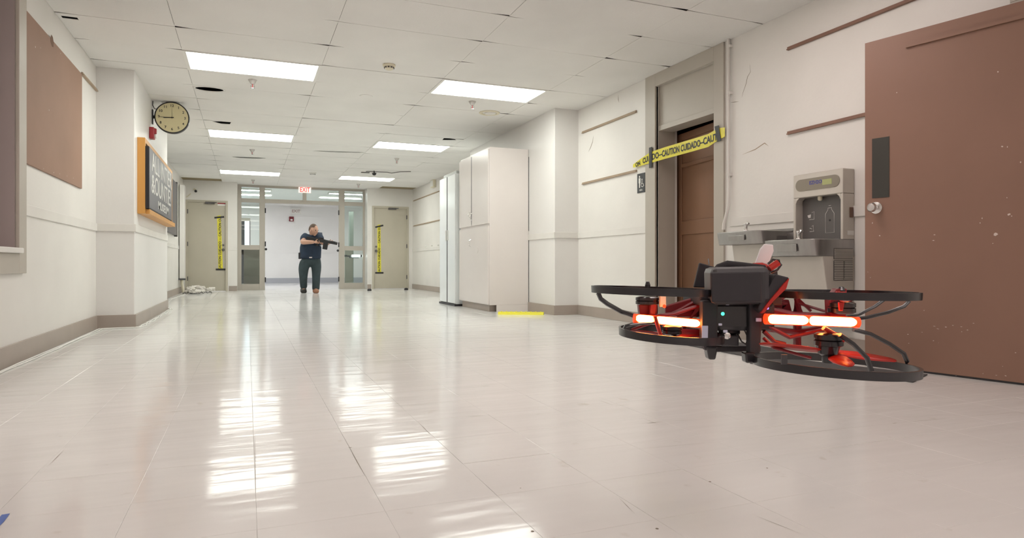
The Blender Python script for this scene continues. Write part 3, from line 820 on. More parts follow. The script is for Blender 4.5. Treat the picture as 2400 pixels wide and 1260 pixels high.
# ================================================================== LEFT SIDE THINGS
b = B(); bx(b, XL + .001, XL + .014, 5.205, 6.80, 1.30, 2.315)
t = thing('brown_board', 'large brown pinboard on the wall beside the grey window frame', 'board', (XL, 5.2, 1.3))
obj('panel', b, CORK, t, bevel=.001)
b = B()
for px, py, r in ((83, 110, .006), (95, 112, .003), (142, 125, .004), (115, 258, .005), (126, 404, .004), (102, 395, .003), (157, 412, .003), (172, 417, .003), (140, 407, .003)):
    p = onX(px, py, XL + .0145); lathe(b, p, (1, 0, 0), [(r, 0), (r, .0006)], 7)
obj('pin_mark', b, CH, t)['kind'] = 'stuff'
p = onX(122, 95, XL + .015); b = B(); prism(b, [p + Vector((0, u * .05, v * .045)) for u, v in ((-.9, .2), (-.3, .9), (.4, .7), (.9, .0), (.7, -.9), (0, -1), (-.7, -.5))], (.0006, 0, 0))
obj('stain', b, mat('stain', srgb(122, 94, 76), .8), t)
# wood case and sign board on the pilaster
px0 = -1.04
t = thing('wooden_case', 'orange wooden wall case mounted on the pilaster under the clock', 'case', (px0, 7.62, 1.15))
b = B(); bx(b, px0, -.968, 7.62, 7.66, 1.15, 1.93); bx(b, px0, -.968, 10.2, 10.24, 1.15, 1.93); bx(b, px0, -.93, 7.66, 10.2, 1.15, 1.20); bx(b, px0, -.968, 7.66, 10.2, 1.88, 1.93); bx(b, px0, px0 + .012, 7.66, 10.2, 1.2, 1.88)
obj('box', b, ORNG, t, bevel=.003)
sx0, sy0, sy1, sz0, sz1 = -.93, 7.62, 9.80, 1.205, 1.845
t = thing('sign_board', 'dark sign board with tall white lettering fixed to the orange wooden case', 'sign', (-.968, sy0, sz0))
obj('back_box', bx(B(), -.967, sx0 - .003, sy0, sy1, sz0, sz1), BLACK, t, bevel=.003)
obj('face', bx(B(), sx0 - .003, sx0, sy0 + .01, sy1 - .01, sz0 + .01, sz1 - .01), SIGNG, t)
ymid = (sy0 + sy1) / 2
def sgn(s_, y, z, size, sx):
    text('lettering', s_, size, SIGNW, t, frame_mat((sx0 + .001, y, z), (0, 1, 0), (0, 0, 1)), .0015, sx=sx, bold=.001)
sgn('ALL INTIER', ymid + .05, 1.705, .29, 1.34)
sgn('&OUNTIE!', ymid, 1.475, .29, 1.42)
sgn('MUSEUM', ymid + .15, 1.295, .13, 2.1)
# dark poster board on the far left wall
t = thing('notice_board', 'dark grey board on the left wall beyond the pilaster', 'board', (XL, 13.0, 1.25))
obj('panel', bx(B(), XL, XL + .05, 12.6, 14.9, 1.22, 2.27), SIGNG, t, bevel=.004)
obj('frame', bx(B(), XL, XL + .056, 14.86, 14.93, 1.19, 2.30), STEELD, t)
# red strobe
p = onX(351, 312, px0)
t = thing('fire_strobe', 'red fire alarm strobe on the pilaster below the clock', 'alarm', (px0, p.y, p.z))
obj('body', bx(B(), px0, px0 + .05, p.y - .06, p.y + .06, p.z - .065, p.z + .065), RED, t, bevel=.008)
obj('horn', lathe(B(), (px0 + .05, p.y, p.z + .025), (1, 0, 0), [(.038, 0), (.03, .02), (0, .022)], 14), RED, t)
obj('lens', bx(B(), px0 + .05, px0 + .07, p.y - .03, p.y + .03, p.z - .05, p.z - .012), WHITE, t, bevel=.004)
# clock
cc = onY(403, 275, 8.70); cr = .187
t = thing('wall_clock', 'round black-rimmed clock with yellowed face on a bracket from the pilaster', 'clock', (px0, 8.74, cc.z))
b = B(); lathe(b, (cc.x, 8.80, cc.z), (0, -1, 0), [(cr * .90, 0), (cr * .98, .015), (cr, .05), (cr, .09), (cr * .955, .10), (cr * .93, .094)], 48)
obj('case', b, BLACK, t, smooth=True)
yf = 8.704
face = obj('face', lathe(B(), (cc.x, yf + .003, cc.z), (0, -1, 0), [(cr * .93, 0), (cr * .93, .002), (0, .002)], 48), CLOCKF, t)
for k in range(1, 13):
    a = PI / 2 - k * PI / 6
    text('numeral', str(k), .042, BLACK, face, frame_mat((cc.x + math.cos(a) * cr * .74, yf - .0008, cc.z + math.sin(a) * cr * .74), (1, 0, 0), (0, 0, 1)), .0004, bold=.0006)
def hand(a, L_, w_, m):
    b = B(); d = Vector((math.cos(a), 0, math.sin(a))); q = Vector((-d.z, 0, d.x)); c = Vector((cc.x, yf - .002, cc.z))
    prism(b, [c - d * .02 + q * w_, c + d * L_ + q * w_ * .5, c + d * L_ - q * w_ * .5, c - d * .02 - q * w_], (0, -.0015, 0)); obj('hand', b, m, t)
hand(PI + .03, cr * .70, .0035, BLACK); hand(PI + .1, cr * .48, .005, BLACK); hand(PI / 2, cr * .65, .0012, BLACK)
obj('hub', lathe(B(), (cc.x, yf - .003, cc.z), (0, -1, 0), [(.008, 0), (.008, .003)], 12), BLACK, t)
b = B(); tube(b, [(px0, 8.755, cc.z), (cc.x - cr * .9, 8.755, cc.z)], .018, 10); lathe(b, (px0, 8.755, cc.z), (1, 0, 0), [(.03, 0), (.03, .012), (.02, .016)], 12)
bx(b, px0, px0 + .012, 8.73, 8.78, cc.z - .085, cc.z + .085)
obj('bracket', b, BLACK, t)
b = B(); tube(b, [(px0 + .01, 8.73, HC - .01), (px0 + .01, 8.72, cc.z + .13), (px0 + .03, 8.72, cc.z + .09), (cc.x - cr * .78, 8.72, cc.z + .085)], .005, 6)
obj('wire', b, DARK, t)
# white pipe cover in the far left corner
t = thing('corner_pipe', 'cream square pipe cover standing in the far left corner', 'pipe', (XL, 16.0, .3))
obj('cover', bx(B(), XL + .016, XL + .11, 15.75, 16.1, .30, 2.35), WALL, t, bevel=.01)
obj('elbow', tube(B(), [(XL + .05, 15.9, .3), (XL + .06, 15.85, .2), (XL + .10, 15.8, .01)], .03, 8), CREAM, t)
obj('clamp', bx(B(), XL, XL + .14, 15.72, 15.76, .29, .325), DARK, t)
# rubble heap
RUB = mat('plaster_rubble', (.80, .76, .70), .8)
t = thing('plaster_rubble', 'heap of broken white plaster and torn paper on the floor by the corner pipe', 'rubble', (-1.1, 15.6, 0))
b = B(); rb = random.Random(5)
for k in range(90):
    x, y = -1.2 + abs(rb.gauss(0, .22)), 15.9 + rb.gauss(0, .35)
    if x > -.6 or y > 16.6: continue
    R_ = rb.uniform(.02, .07); z = rb.uniform(.0, .11)
    M_ = Matrix.Translation((x, y, z + R_ * .4)) @ Matrix.Rotation(rb.uniform(0, 3), 4, 'Z') @ Matrix.Rotation(rb.uniform(-.5, .5), 4, 'X')
    bx(b, -R_, R_, -R_ * .7, R_ * .7, -R_ * .3, R_ * .3, M_)
obj('plaster_lump', b, RUB, t)['kind'] = 'stuff'
b = B()
for k in range(7):
    x, y = -1.25 + k * .08, 15.35 + rb.uniform(-.1, .2)
    tube(b, [(x, y, .02), (x + .03, y + .02, .04), (x + .07, y + .01, .012)], .008, 5)
obj('dark_scrap', b, DARK, t)['kind'] = 'stuff'
# security camera over the left far door
p = onY(459, 448, YS)
t = thing('wall_camera', 'small dark camera on a bent arm above the taped door by the corner pipe', 'camera', (p.x, YS, p.z))
b = B(); tube(b, [(p.x, YS, p.z + .04), (p.x - .02, YS - .08, p.z + .05), (p.x - .04, YS - .12, p.z + .02)], .012, 8); tube(b, [(p.x - .1, YS - .03, p.z - .06), (p.x - .16, YS - .02, p.z - .12), (p.x - .2, YS - .02, p.z - .14)], .01, 6)
obj('arm', b, CREAM, t)
obj('lens', lathe(B(), (p.x, YS, p.z), (0, -1, 0), [(.028, 0), (.028, .05), (.02, .06), (0, .06)], 14), BLACK, t)
# floor cable
def wob(pts, seg=8, amp=.006, seed=1):
    r_ = random.Random(seed); out = []
    for (x0, y0), (x1, y1) in zip(pts, pts[1:]):
        for k in range(seg):
            f = k / seg; out.append((x0 + (x1 - x0) * f + r_.uniform(-amp, amp), y0 + (y1 - y0) * f, .006))
    out.append((pts[-1][0], pts[-1][1], .006)); return out
path = [(-1.335, 1.0), (-1.33, 4.7), (-1.32, 7.36), (-1.18, 7.39), (-1.0, 7.40), (-.985, 8.6), (-1.0, 10.3), (-1.15, 10.6), (-1.28, 13.0), (-1.2, 15.3)]
o = tag(obj('floor_cable', tube(B(), wob(path, 10, .008, 2), .0055, 6), WHITE, smooth='all'), 'white cable running along the baseboard, the one touching the wall', 'cable', 'white cables along the left baseboard')
path2 = [(x + (.022 if abs(x + 1) > .3 else .03), y - (.02 if 7.3 < y < 7.5 else 0)) for x, y in path]
o = tag(obj('floor_cable', tube(B(), wob(path2, 10, .011, 9), .005, 6), WHITE, smooth='all'), 'looser white cable running beside the one at the baseboard', 'cable', 'white cables along the left baseboard')
# blue tape scrap
b = B(); a = [onZ(-8, 1222, 0), onZ(4, 1207, 0), onZ(23, 1204, 0), onZ(10, 1222, 0), onZ(-8, 1240, 0)]
prism(b, [(p.x, p.y, .0012) for p in a], (0, 0, .0006)); tag(obj('blue_tape', b, BLUE), 'scrap of blue tape stuck on the floor near the camera', 'tape')
# opened joints and chips in the vinyl floor
b = B()
for x0, y0, x1, y1, w_ in ((1090, 976, 1140, 973, .0016), (1403, 937, 1440, 950, .0012), (1440, 950, 1478, 948, .0012), (1500, 992, 1560, 987, .0013), (1560, 987, 1640, 982, .0008), (1505, 979, 1545, 994, .0008), (815, 1049, 826, 1047, .0028),
                           (819, 1049, 855, 1114, .0008), (597, 1010, 600, 1140, .0006), (980, 988, 1014, 1023, .0008), (1700, 1033, 2096, 991, .0007), (2096, 991, 2240, 978, .0010), (2240, 978, 2400, 964, .0009), (2090, 992, 2104, 990, .0020), (1465, 1054, 1700, 1033, .0005), (112, 1092, 152, 1052, .0009),
                           (1760, 1203, 1890, 1255, .0006), (1450, 1165, 1490, 1205, .0006), (1510, 832, 1560, 828, .0016), (1470, 842, 1500, 850, .0014)):
    a, c = onZ(x0, y0, .0007), onZ(x1, y1, .0007); q = Vector((-(c - a).y, (c - a).x, 0)).normalized() * w_
    m_ = (a + c) / 2
    b.faces.new([b.verts.new(v) for v in (a, m_ - q, c, m_ + q)])
for x0, y0, r in ((1664, 1128, .004), (1798, 1096, .003), (1248, 1244, .004), (1220, 1143, .002), (1540, 1238, .004), (139, 826, .006)):
    lathe(b, onZ(x0, y0, .0006), (0, 0, 1), [(r, 0), (r, .0002)], 7)
o = obj('joint_chip', b, mat('joint_dirt', srgb(132, 122, 108), .8), fl); o['kind'] = 'stuff'
# doorstops at the far end
for px, py, lb in ((865, 677, 'small black doorstop at the foot of the glazed screen'), (951, 675, 'small dark bottle-like stop at the far wall corner')):
    p = onZ(px, py + 4, 0)
    tag(obj('door_stop', lathe(B(), (p.x, p.y - .05, 0), (0, 0, 1), [(.05, 0), (.05, .03), (.03, .05), (0, .05)], 12), BLACK), lb, 'doorstop')
# exit sign and bracket
p0, p1 = onY(700, 432, YE - .12), onY(729, 452, YE - .12)
t = thing('exit_sign', 'lit exit sign with red letters on a stem above the open double doorway', 'sign', ((p0.x + p1.x) / 2, YE - .1, zt1))
ez0, ez1 = p1.z, min(HC - .01, p0.z)
obj('box', bx(B(), p0.x, p1.x, YE - .12, YE - .07, ez0, ez1), EXITM, t, bevel=.004)
text('lettering', 'EXIT', .165, EXITL, t, frame_mat(((p0.x + p1.x) / 2, YE - .123, (ez0 + ez1) / 2), (1, 0, 0), (0, 0, 1)), .001, sx=.72, bold=.0015)
obj('stem', bx(B(), (p0.x + p1.x) / 2 - .05, (p0.x + p1.x) / 2 + .04, YE - .11, YE - .05, zt1 - .03, ez0), GREY, t)
# second exit sign and alarm in the corridor
p = onY(695, 478, 22.9)
t = thing('exit_sign', 'small exit sign seen through the doorway on the far corridor wall', 'sign', (p.x, 23.1, 2.3))
obj('box', bx(B(), p.x - .16, p.x + .16, 23.15, 23.2, 2.32, 2.52), WHITE, t)
text('lettering', 'EXIT', .13, mat('exit_faded', (.42, .28, .26), .6), t, frame_mat((p.x, 23.148, 2.42), (1, 0, 0), (0, 0, 1)), .001, bold=.002)
p = onY(683, 513, 23.2)
t = thing('fire_alarm', 'red alarm unit on the white wall behind the open doorway', 'alarm', (p.x, 23.2, p.z))
obj('body', bx(B(), p.x - .075, p.x + .075, 23.14, 23.2, p.z - .08, p.z + .08), mat('dark_red', (.22, .02, .03), .5), t, bevel=.01)
obj('lens', bx(B(), p.x - .035, p.x + .035, 23.12, 23.14, p.z - .06, p.z - .005), WHITE, t)

# ================================================================== CEILING THINGS
def ceiling_light(x0, y0, m, label, grp, size=(1.22, .617)):
    W, D = size
    t = thing('ceiling_light', label, 'light', (x0, y0, HC - .02), grp)
    b = B(); e = .03
    bx(b, x0, x0 + W, y0, y0 + e, HC - .006, HC + .04); bx(b, x0, x0 + W, y0 + D - e, y0 + D, HC - .006, HC + .04)
    bx(b, x0, x0 + e, y0 + e, y0 + D - e, HC - .006, HC + .04); bx(b, x0 + W - e, x0 + W, y0 + e, y0 + D - e, HC - .006, HC + .04)
    obj('frame', b, WHITE, t)
    obj('diffuser', bx(B(), x0 + e, x0 + W - e, y0 + e, y0 + D - e, HC - .003, HC + .03), m, t)
    return t
G = 'recessed ceiling lights of the hallway'
names = {(1, 0): 'ceiling light panel nearest the clock, the largest in its column', (1, 6): 'ceiling light panel in the clock-side column, between two others', (1, 13): 'ceiling light panel above the far door with the red notice side of the glazed screen',
         (3, 0): 'ceiling light panel by the round vent, first of the restroom-side column', (3, 6): 'ceiling light panel in the restroom-side column, between two others', (3, 13): 'ceiling light panel of the restroom-side column nearest the far door'}
names[(1, 13)] = 'ceiling light panel of the clock-side column nearest the glazed screen'
l0 = None
for (c, r), lb in names.items():
    y = row0 + r * PITCH
    if l0 is None: l0 = ceiling_light(CX[c], y, PANEL, lb, G); base = Vector(l0.location)
    else: moved(l0, (CX[c], y, HC - .02), lb)
lw = None
for c in (1, 3):
    for r in (-6, -12, -18):
        y = row0 + r * PITCH
        if lw is None: lw = ceiling_light(CX[c], y, PANELW, 'warm ceiling light panel behind the camera position', 'ceiling lights out of the picture')
        else: moved(lw, (CX[c], y, HC - .02), 'warm ceiling light panel behind the camera position')
lb_ = None
k = 0
for x, y, lb in ((-.62, 18.25, 'corridor light strip nearest the glass on the clock side'), (2.05, 18.25, 'corridor light strip nearest the glass on the locker side'), (-.62, 19.5, 'second corridor light strip from the glass on the clock side'),
              (1.95, 19.5, 'second corridor light strip from the glass on the locker side'), (-.9, 21.4, 'corridor light strip nearest the white back wall'), (-3.2, 20, 'corridor light strip beyond the exterior glass door'), (5.0, 20, 'corridor light strip beyond the metal post')):
    if lb_ is None: lb_ = ceiling_light(x, y, PANELB, lb, 'corridor lights behind the glazed screen', (1.22, .26))
    else: moved(lb_, (x, y, HC - .02), lb)
# smoke detectors
def detector(px, py, r, label, name='smoke_detector', cat='smoke detector', m=CREAM):
    p = onZ(px, py, HC)
    t = thing(name, label, cat, (p.x, p.y, HC))
    obj('base', lathe(B(), (p.x, p.y, HC), (0, 0, -1), [(r, 0), (r, .012), (r * .92, .018)], 24), m, t, smooth=True)
    obj('head', lathe(B(), (p.x, p.y, HC - .018), (0, 0, -1), [(r * .78, 0), (r * .7, .02), (r * .45, .03), (0, .032)], 24), m, t, smooth=True)
    b = B()
    for k in range(10):
        a = k * PI / 5; bx(b, -.008, .008, -.003, .003, -.006, .006, Matrix.Translation((p.x + math.cos(a) * r * .745, p.y + math.sin(a) * r * .745, HC - .03)) @ Matrix.Rotation(a + PI / 2, 4, 'Z'))
    obj('slot', b, DARK, t)['kind'] = 'stuff'
detector(912, 152, .062, 'cream smoke detector on the ceiling between the two nearest light panels')
detector(733, 405, .07, 'pale round detector on the ceiling near the exit sign', m=WHITE)
p = onZ(858, 225, HC)
tag(obj('cover_plate', lathe(B(), (p.x, p.y, HC), (0, 0, -1), [(.075, 0), (.075, .003), (.068, .006), (0, .006)], 24), CEILM), 'flat round cover plate on the ceiling behind the cream smoke detector', 'cover plate')
p = onZ(1147, 264, HC)
t = thing('round_vent', 'round cream ceiling vent behind the light panel by the pilaster', 'vent', (p.x, p.y, HC))
obj('ring', lathe(B(), (p.x, p.y, HC), (0, 0, -1), [(.135, 0), (.13, .010), (.10, .012), (.092, .004), (.092, 0)], 28), CREAM, t, smooth=True)
obj('cone', lathe(B(), (p.x + .01, p.y, HC - .001), (0, 0, -1), [(.075, 0), (.07, .012), (.03, .016), (0, .016)], 24), TRIMM, t, smooth=True)
p = onZ(514, 207, HC)
t = thing('ceiling_speaker_rim', 'tilted round rim around the open speaker hole near the clock', 'speaker', (p.x, p.y, HC))
b = B(); rim = []
for k in range(25):
    a = k * 2 * PI / 24; rim.append((-.385 + .165 * math.cos(a), 7.94 + .11 * math.sin(a), HC - .001))
obj('rim', tube(b, rim, .0035, 6), TRIMM, t)
# sprinklers
def sprinkler(px, py, label, first=None):
    p = onZ(px, py, HC)
    if first: return moved(first, (p.x, p.y, HC), label)
    t = thing('sprinkler', label, 'sprinkler', (p.x, p.y, HC), 'ceiling sprinklers')
    obj('cup', lathe(B(), (p.x, p.y, HC), (0, 0, -1), [(.045, 0), (.042, .006), (.022, .04), (.018, .045), (0, .045)], 16), mat('sprinkler_cup', (.55, .52, .5), .35, .4), t, smooth=True)
    b = B()
    for s in (-1, 1): tube(b, [(p.x + s * .014, p.y, HC - .045), (p.x + s * .02, p.y, HC - .065), (p.x + s * .006, p.y, HC - .088)], .004, 6)
    lathe(b, (p.x, p.y, HC - .088), (0, 0, -1), [(.022, 0), (.022, .003)], 12)
    obj('frame', b, CHROME, t)
    obj('bulb', tube(B(), [(p.x, p.y, HC - .045), (p.x, p.y, HC - .085)], .005, 8), RED, t)
    return t
s0 = sprinkler(592, 187, 'sprinkler hanging from the ceiling just behind the largest light panel')
sprinkler(1107, 238, 'sprinkler hanging from the ceiling beside the round vent', s0)
sprinkler(591, 350, 'sprinkler behind the second clock-side light panel', s0)
sprinkler(930, 371, 'sprinkler behind the second restroom-side light panel', s0)
sprinkler(593, 421, 'sprinkler just in front of the glazed screen above its first narrow pane', s0)
sprinkler(840, 431, 'sprinkler just in front of the glazed screen above its last narrow pane', s0)
# black dome with loose cable
p = onZ(877, 400, HC)
t = thing('dome_camera', 'small black dome hanging under the ceiling with a loose dark cable', 'camera', (p.x, p.y, HC))
obj('dome', lathe(B(), (p.x, p.y, HC), (0, 0, -1), [(.012, 0), (.012, .04), (.045, .045), (.045, .06), (.03, .09), (0, .1)], 18), BLACK, t, smooth=True)
b = B(); tube(b, [(p.x - .15, p.y + .1, HC - .01), (p.x, p.y, HC - .02), (p.x + .25, p.y - .1, HC - .03), (p.x + .33, p.y - .15, HC - .05), (p.x + .5, p.y - .2, HC - .02), (p.x + .7, p.y - .3, HC - .02)], .008, 6)
obj('cable', b, STEELD, t)
b = B(); bx(b, p.x - .22, p.x - .05, p.y + .25, p.y + .32, HC - .012, HC)
obj('mount', b, BLACK, t)
# sagging edges: slim dark strips painted as shaded openings between tiles
def slit(pa, pb, wd, label):
    a, c = onZ(*pa, HC), onZ(*pb, HC); n = 8; b = B(); up, dn = [], []
    for k in range(n + 1):
        f = k / n; q = a + (c - a) * f; w_ = wd * math.sin(PI * (f * .85 + .075)) ** .7
        up.append(b.verts.new((q.x, q.y + w_, HC - .001))); dn.append(b.verts.new((q.x, q.y - .002, HC - .001 - w_ * .22)))
    for k in range(n): b.faces.new([up[k], up[k + 1], dn[k + 1], dn[k]])
    o = obj('gap_shade', b, PLEN, ceil)
slit((545, 367), (622, 370), .07, '')
slit((735, 353), (853, 357), .045, '')
for px, py in ((1815, 50), (1848, 36)):
    p = onZ(px, py, HC); obj('gap_shade', lathe(B(), (p.x, p.y, HC), (0, 0, -1), [(.017, 0), (.017, .001)], 9), PLEN, ceil)  # dark discs painted as shaded corner gaps

# ================================================================== PERSON
def skinned(chains, sub=2, branch=True):
    """chains: list of (points[(co, r)], edges or None) -> one mesh in world space"""
    out = B()
    for pts, edges in chains:
        me = bpy.data.meshes.new('tmp')
        if edges is None: edges = [(i, i + 1) for i in range(len(pts) - 1)]
        me.from_pydata([tuple(p[0]) for p in pts], edges, [])
        o = bpy.data.objects.new('tmp', me); COL.objects.link(o)
        o.modifiers.new('s', 'SKIN')
        if not me.skin_vertices: me.skin_vertices.new()
        for i, p in enumerate(pts):
            r = p[1]; me.skin_vertices[0].data[i].radius = (r, r) if not isinstance(r, tuple) else r
        me.skin_vertices[0].data[0].use_root = True
        ss = o.modifiers.new('ss', 'SUBSURF'); ss.levels = sub; ss.render_levels = sub
        dg = bpy.context.evaluated_depsgraph_get(); ev = bpy.data.meshes.new_from_object(o.evaluated_get(dg))
        out.from_mesh(ev); bpy.data.objects.remove(o); bpy.data.meshes.remove(me); bpy.data.meshes.remove(ev)
    return out
PY = 14.95
def pp(px, py, dy=0.0): return onY(px, py, PY + dy)
person = thing('person', 'person in navy shirt and dark trousers walking, aiming a long black gun', 'person', (pp(727, 684).x, PY, 0))
pel = pp(727, 603); wst = pp(728, 590, .0); che = pp(729, 574, -.02); ub = pp(730, 564, -.04); nk = pp(732, 556, -.07); hd = pp(735, 540, -.13)
shR, elR, wrR = pp(716, 561, -.06), pp(708, 567, -.22), pp(738, 567, -.38)
shL, elL, wrL = pp(748, 561, -.04), pp(762, 571, -.22), pp(771, 569, -.45)
hpR, knR, anR, toR = pp(718, 607), pp(711, 641, -.10), pp(711, 672, .10), pp(712, 681, -.02)
hpL, knL, anL, toL = pp(738, 607), pp(741, 642, -.12), pp(740, 675, -.05), pp(741, 683, -.20)
P = [(pel, .10), (wst, .15), (che, .15), (ub, .10), (nk, .075), (hd, .08),
     (shR, .075), (elR, .062), (wrR, .036), (shL, .075), (elL, .060), (wrL, .036),
     (hpR, .085), (knR, .062), (anR, .042), (toR, .035), (hpL, .085), (knL, .062), (anL, .042), (toL, .035)]
Eg = [(0, 1), (1, 2), (2, 3), (3, 4), (4, 5), (3, 6), (6, 7), (7, 8), (3, 9), (9, 10), (10, 11), (0, 12), (12, 13), (13, 14), (14, 15), (0, 16), (16, 17), (17, 18), (18, 19)]
chains = [(P, Eg)]
def hand_chain(w_, fwd, up):
    fwd = Vector(fwd).normalized(); up = Vector(up); up = (up - fwd * up.dot(fwd)).normalized(); sd = fwd.cross(up)
    res = [([(w_ - fwd * .02, .026), (w_ + fwd * .03, .034), (w_ + fwd * .07, .034)], None)]
    for k, L_ in enumerate((.030, .036, .034, .026)):
        b0 = w_ + fwd * .07 + up * (.027 - k * .018)
        res.append(([(b0 - fwd * .02, .010), (b0 + fwd * L_ * .6, .0095), (b0 + fwd * L_ + sd * .02, .009), (b0 + fwd * L_ * .7 + sd * .045, .008)], None))
    b0 = w_ + fwd * .02 + up * .02
    res.append(([(b0, .012), (b0 + up * .03 + fwd * .02 + sd * .01, .011), (b0 + up * .035 + fwd * .05 + sd * .03, .009)], None))
    return res
chains += hand_chain(wrR, Vector((1, -.35, .0)), (0, 0, 1)) + hand_chain(wrL, Vector((.9, -.5, .25)), (0, 0, 1))
bm = skinned(chains, 2)
# head: shaped ellipsoid looking towards the muzzle
look = Vector((.62, -.78, -.12)).normalized(); hs = Vector((0, 0, 1)).cross(look).normalized(); hu = look.cross(hs)
if hu.z < 0: hu = -hu
hm = bmesh.new(); bmesh.ops.create_uvsphere(hm, u_segments=24, v_segments=16, radius=1)
for v in hm.verts:
    x, y, z = v.co           # x side, y front, z up
    w_ = .086 * (1 - .16 * max(0, -z)); f_ = .108 * (1 - .05 * max(0, -z)); h_ = .138
    yy = y * f_
    if y > 0:
        nose = math.exp(-((x / .22) ** 2) - ((z + .12) / .22) ** 2); yy += .024 * nose
        yy -= .008 * math.exp(-((abs(x) - .38) / .16) ** 2 - ((z - .1) / .13) ** 2)
        yy += .006 * math.exp(-((x / .35) ** 2) - ((z + .5) / .1) ** 2)
        yy += .008 * math.exp(-((x / .4) ** 2) - ((z + .85) / .2) ** 2)
    v.co = hd + hs * (x * w_) + look * yy + hu * (z * h_)
tmp = bpy.data.meshes.new('t'); hm.to_mesh(tmp); hm.free(); bm.from_mesh(tmp); bpy.data.meshes.remove(tmp)
for s in (-1, 1):
    lathe(bm, hd + hs * s * .082 - hu * .005, hs * s, [(.028, 0), (.026, .012), (.012, .010), (0, .006)], 10)
body = obj('body', bm, SKIN, person, smooth='all')
b = B()
for s in (-1, 1): lathe(b, hd + hs * s * .034 + look * .097 + hu * .015, look, [(.011, 0), (.008, .004), (0, .006)], 10)
obj('eyes', b, BLACK, person)
hm = bmesh.new(); bmesh.ops.create_uvsphere(hm, u_segments=20, v_segments=14, radius=1)
for v in hm.verts:
    x, y, z = v.co
    v.co = hd - look * .010 + hu * .012 + hs * (x * .093) + look * (y * .108) + hu * (z * .136)
dele = [v for v in hm.verts if (v.co - hd).dot(hu) < (.065 if (v.co - hd).dot(look) > .02 else -.04)]
bmesh.ops.delete(hm, geom=dele, context='VERTS')
tmp = hm; obj('hair', tmp, HAIR, person, smooth='all')
# shirt
S = [(pp(727, 609), (.25, .20)), (pp(727, 601), (.25, .20)), (wst, (.245, .195)), (pp(728, 580, -.01), (.25, .20)), (pp(729, 571, -.02), (.25, .19)), (pp(730, 563, -.02), (.24, .18)), (pp(732, 557, -.05), (.11, .10)),
     (pp(716, 560, -.05), .15), (pp(708, 564, -.12), .10), (pp(747, 560, -.05), .15), (pp(757, 565, -.14), .10)]
Se = [(0, 1), (1, 2), (2, 3), (3, 4), (4, 5), (5, 6), (5, 7), (7, 8), (5, 9), (9, 10)]
obj('shirt', skinned([(S, Se)], 2), NAVY, person, smooth='all')
# trousers
Tt = [(pp(727, 593), (.215, .175)), (pp(727, 606), (.22, .18)), (pp(717, 615), .145), (pp(711, 628, -.05), .122), (pp(711, 643, -.10), .098), (pp(711, 658, .02), .086), (pp(712, 677, .07), .078),
      (pp(739, 615), .145), (pp(742, 628, -.06), .118), (pp(741, 643, -.12), .096), (pp(741, 660, -.08), .090), (pp(740, 682, -.05), .086)]
Te = [(0, 1), (1, 2), (2, 3), (3, 4), (4, 5), (5, 6), (1, 7), (7, 8), (8, 9), (9, 10), (10, 11)]
obj('trousers', skinned([(Tt, Te)], 2), TROU, person, smooth='all')
# belt pieces
p = pp(703, 597, 0); b = B(); bx(b, p.x - .03, p.x + .03, p.y - .06, p.y + .06, p.z - .09, p.z + .05); obj('holster', b, BLACK, person, bevel=.01)
p = pp(728, 603, -.20); b = B(); bx(b, p.x - .03, p.x + .03, p.y - .01, p.y, p.z - .012, p.z + .012); obj('buckle', b, CHROME, person)
def shoe(a, c, m, nm, zoff=0):
    b = skinned([([(a + Vector((0, .03, .01)), (.07, .07)), (a + Vector((0, -.02, -.02)), (.075, .07)), ((a + c) / 2 + Vector((0, 0, -.01)), (.075, .062)), (c, (.072, .052)), (c + Vector((0, -.05, -.002)), (.055, .04))], None)], 2)
    lo = min(v.co.z for v in b.verts)
    for v in b.verts: v.co.z = max(v.co.z, lo + .012)
    if zoff is not None:
        lo = min(v.co.z for v in b.verts)
        for v in b.verts: v.co.z += zoff + .002 - lo
    obj(nm, b, m, person, smooth='all')
shoe(anR + Vector((0, 0, -.04)), toR, SHOEB, 'shoe', .0)
shoe(anL + Vector((0, 0, -.04)), toL + Vector((0, .03, 0)), SHOET, 'shoe', .0)
# gun, held
g0, g1 = pp(719, 557, -.26), pp(786, 570, -.60)
ax = (g1 - g0).normalized(); Lg = (g1 - g0).length
gun = thing('long_gun', 'long black gun with magazine held at the shoulder by the walking person', 'gun', g0)
Mg = frame_mat(g0, ax, (0, 0, 1))
b = B(); prism(b, [Mg @ Vector(v) for v in ((.0, .035, -.018), (.20, .03, -.018), (.20, -.015, -.018), (.12, -.025, -.018), (.0, -.085, -.018))], Vector(Mg.col[2][:3]) * .036); obj('stock', b, BLACK, gun, bevel=.006)
obj('receiver', bx(B(), .20, .43, -.035, .04, -.025, .025, Mg), BLACK, gun, bevel=.006)
obj('handguard', tube(B(), [Mg @ Vector((.43, .005, 0)), Mg @ Vector((.70, .002, 0))], .032, 8), BLACK, gun)
obj('barrel', tube(B(), [Mg @ Vector((.68, .005, 0)), Mg @ Vector((Lg - .05, .005, 0))], .014, 10), BLACK, gun)
obj('muzzle', tube(B(), [Mg @ Vector((Lg - .10, .005, 0)), Mg @ Vector((Lg, .005, 0))], .034, 12), BLACK, gun)
obj('magazine', bx(B(), .40, .50, -.17, -.02, -.022, .022, Mg), BLACK, gun, bevel=.008)
obj('grip', bx(B(), .235, .275, -.13, -.03, -.016, .016, Mg), BLACK, gun, bevel=.006)
obj('sight', bx(B(), .28, .38, .04, .065, -.012, .012, Mg), BLACK, gun, bevel=.003)

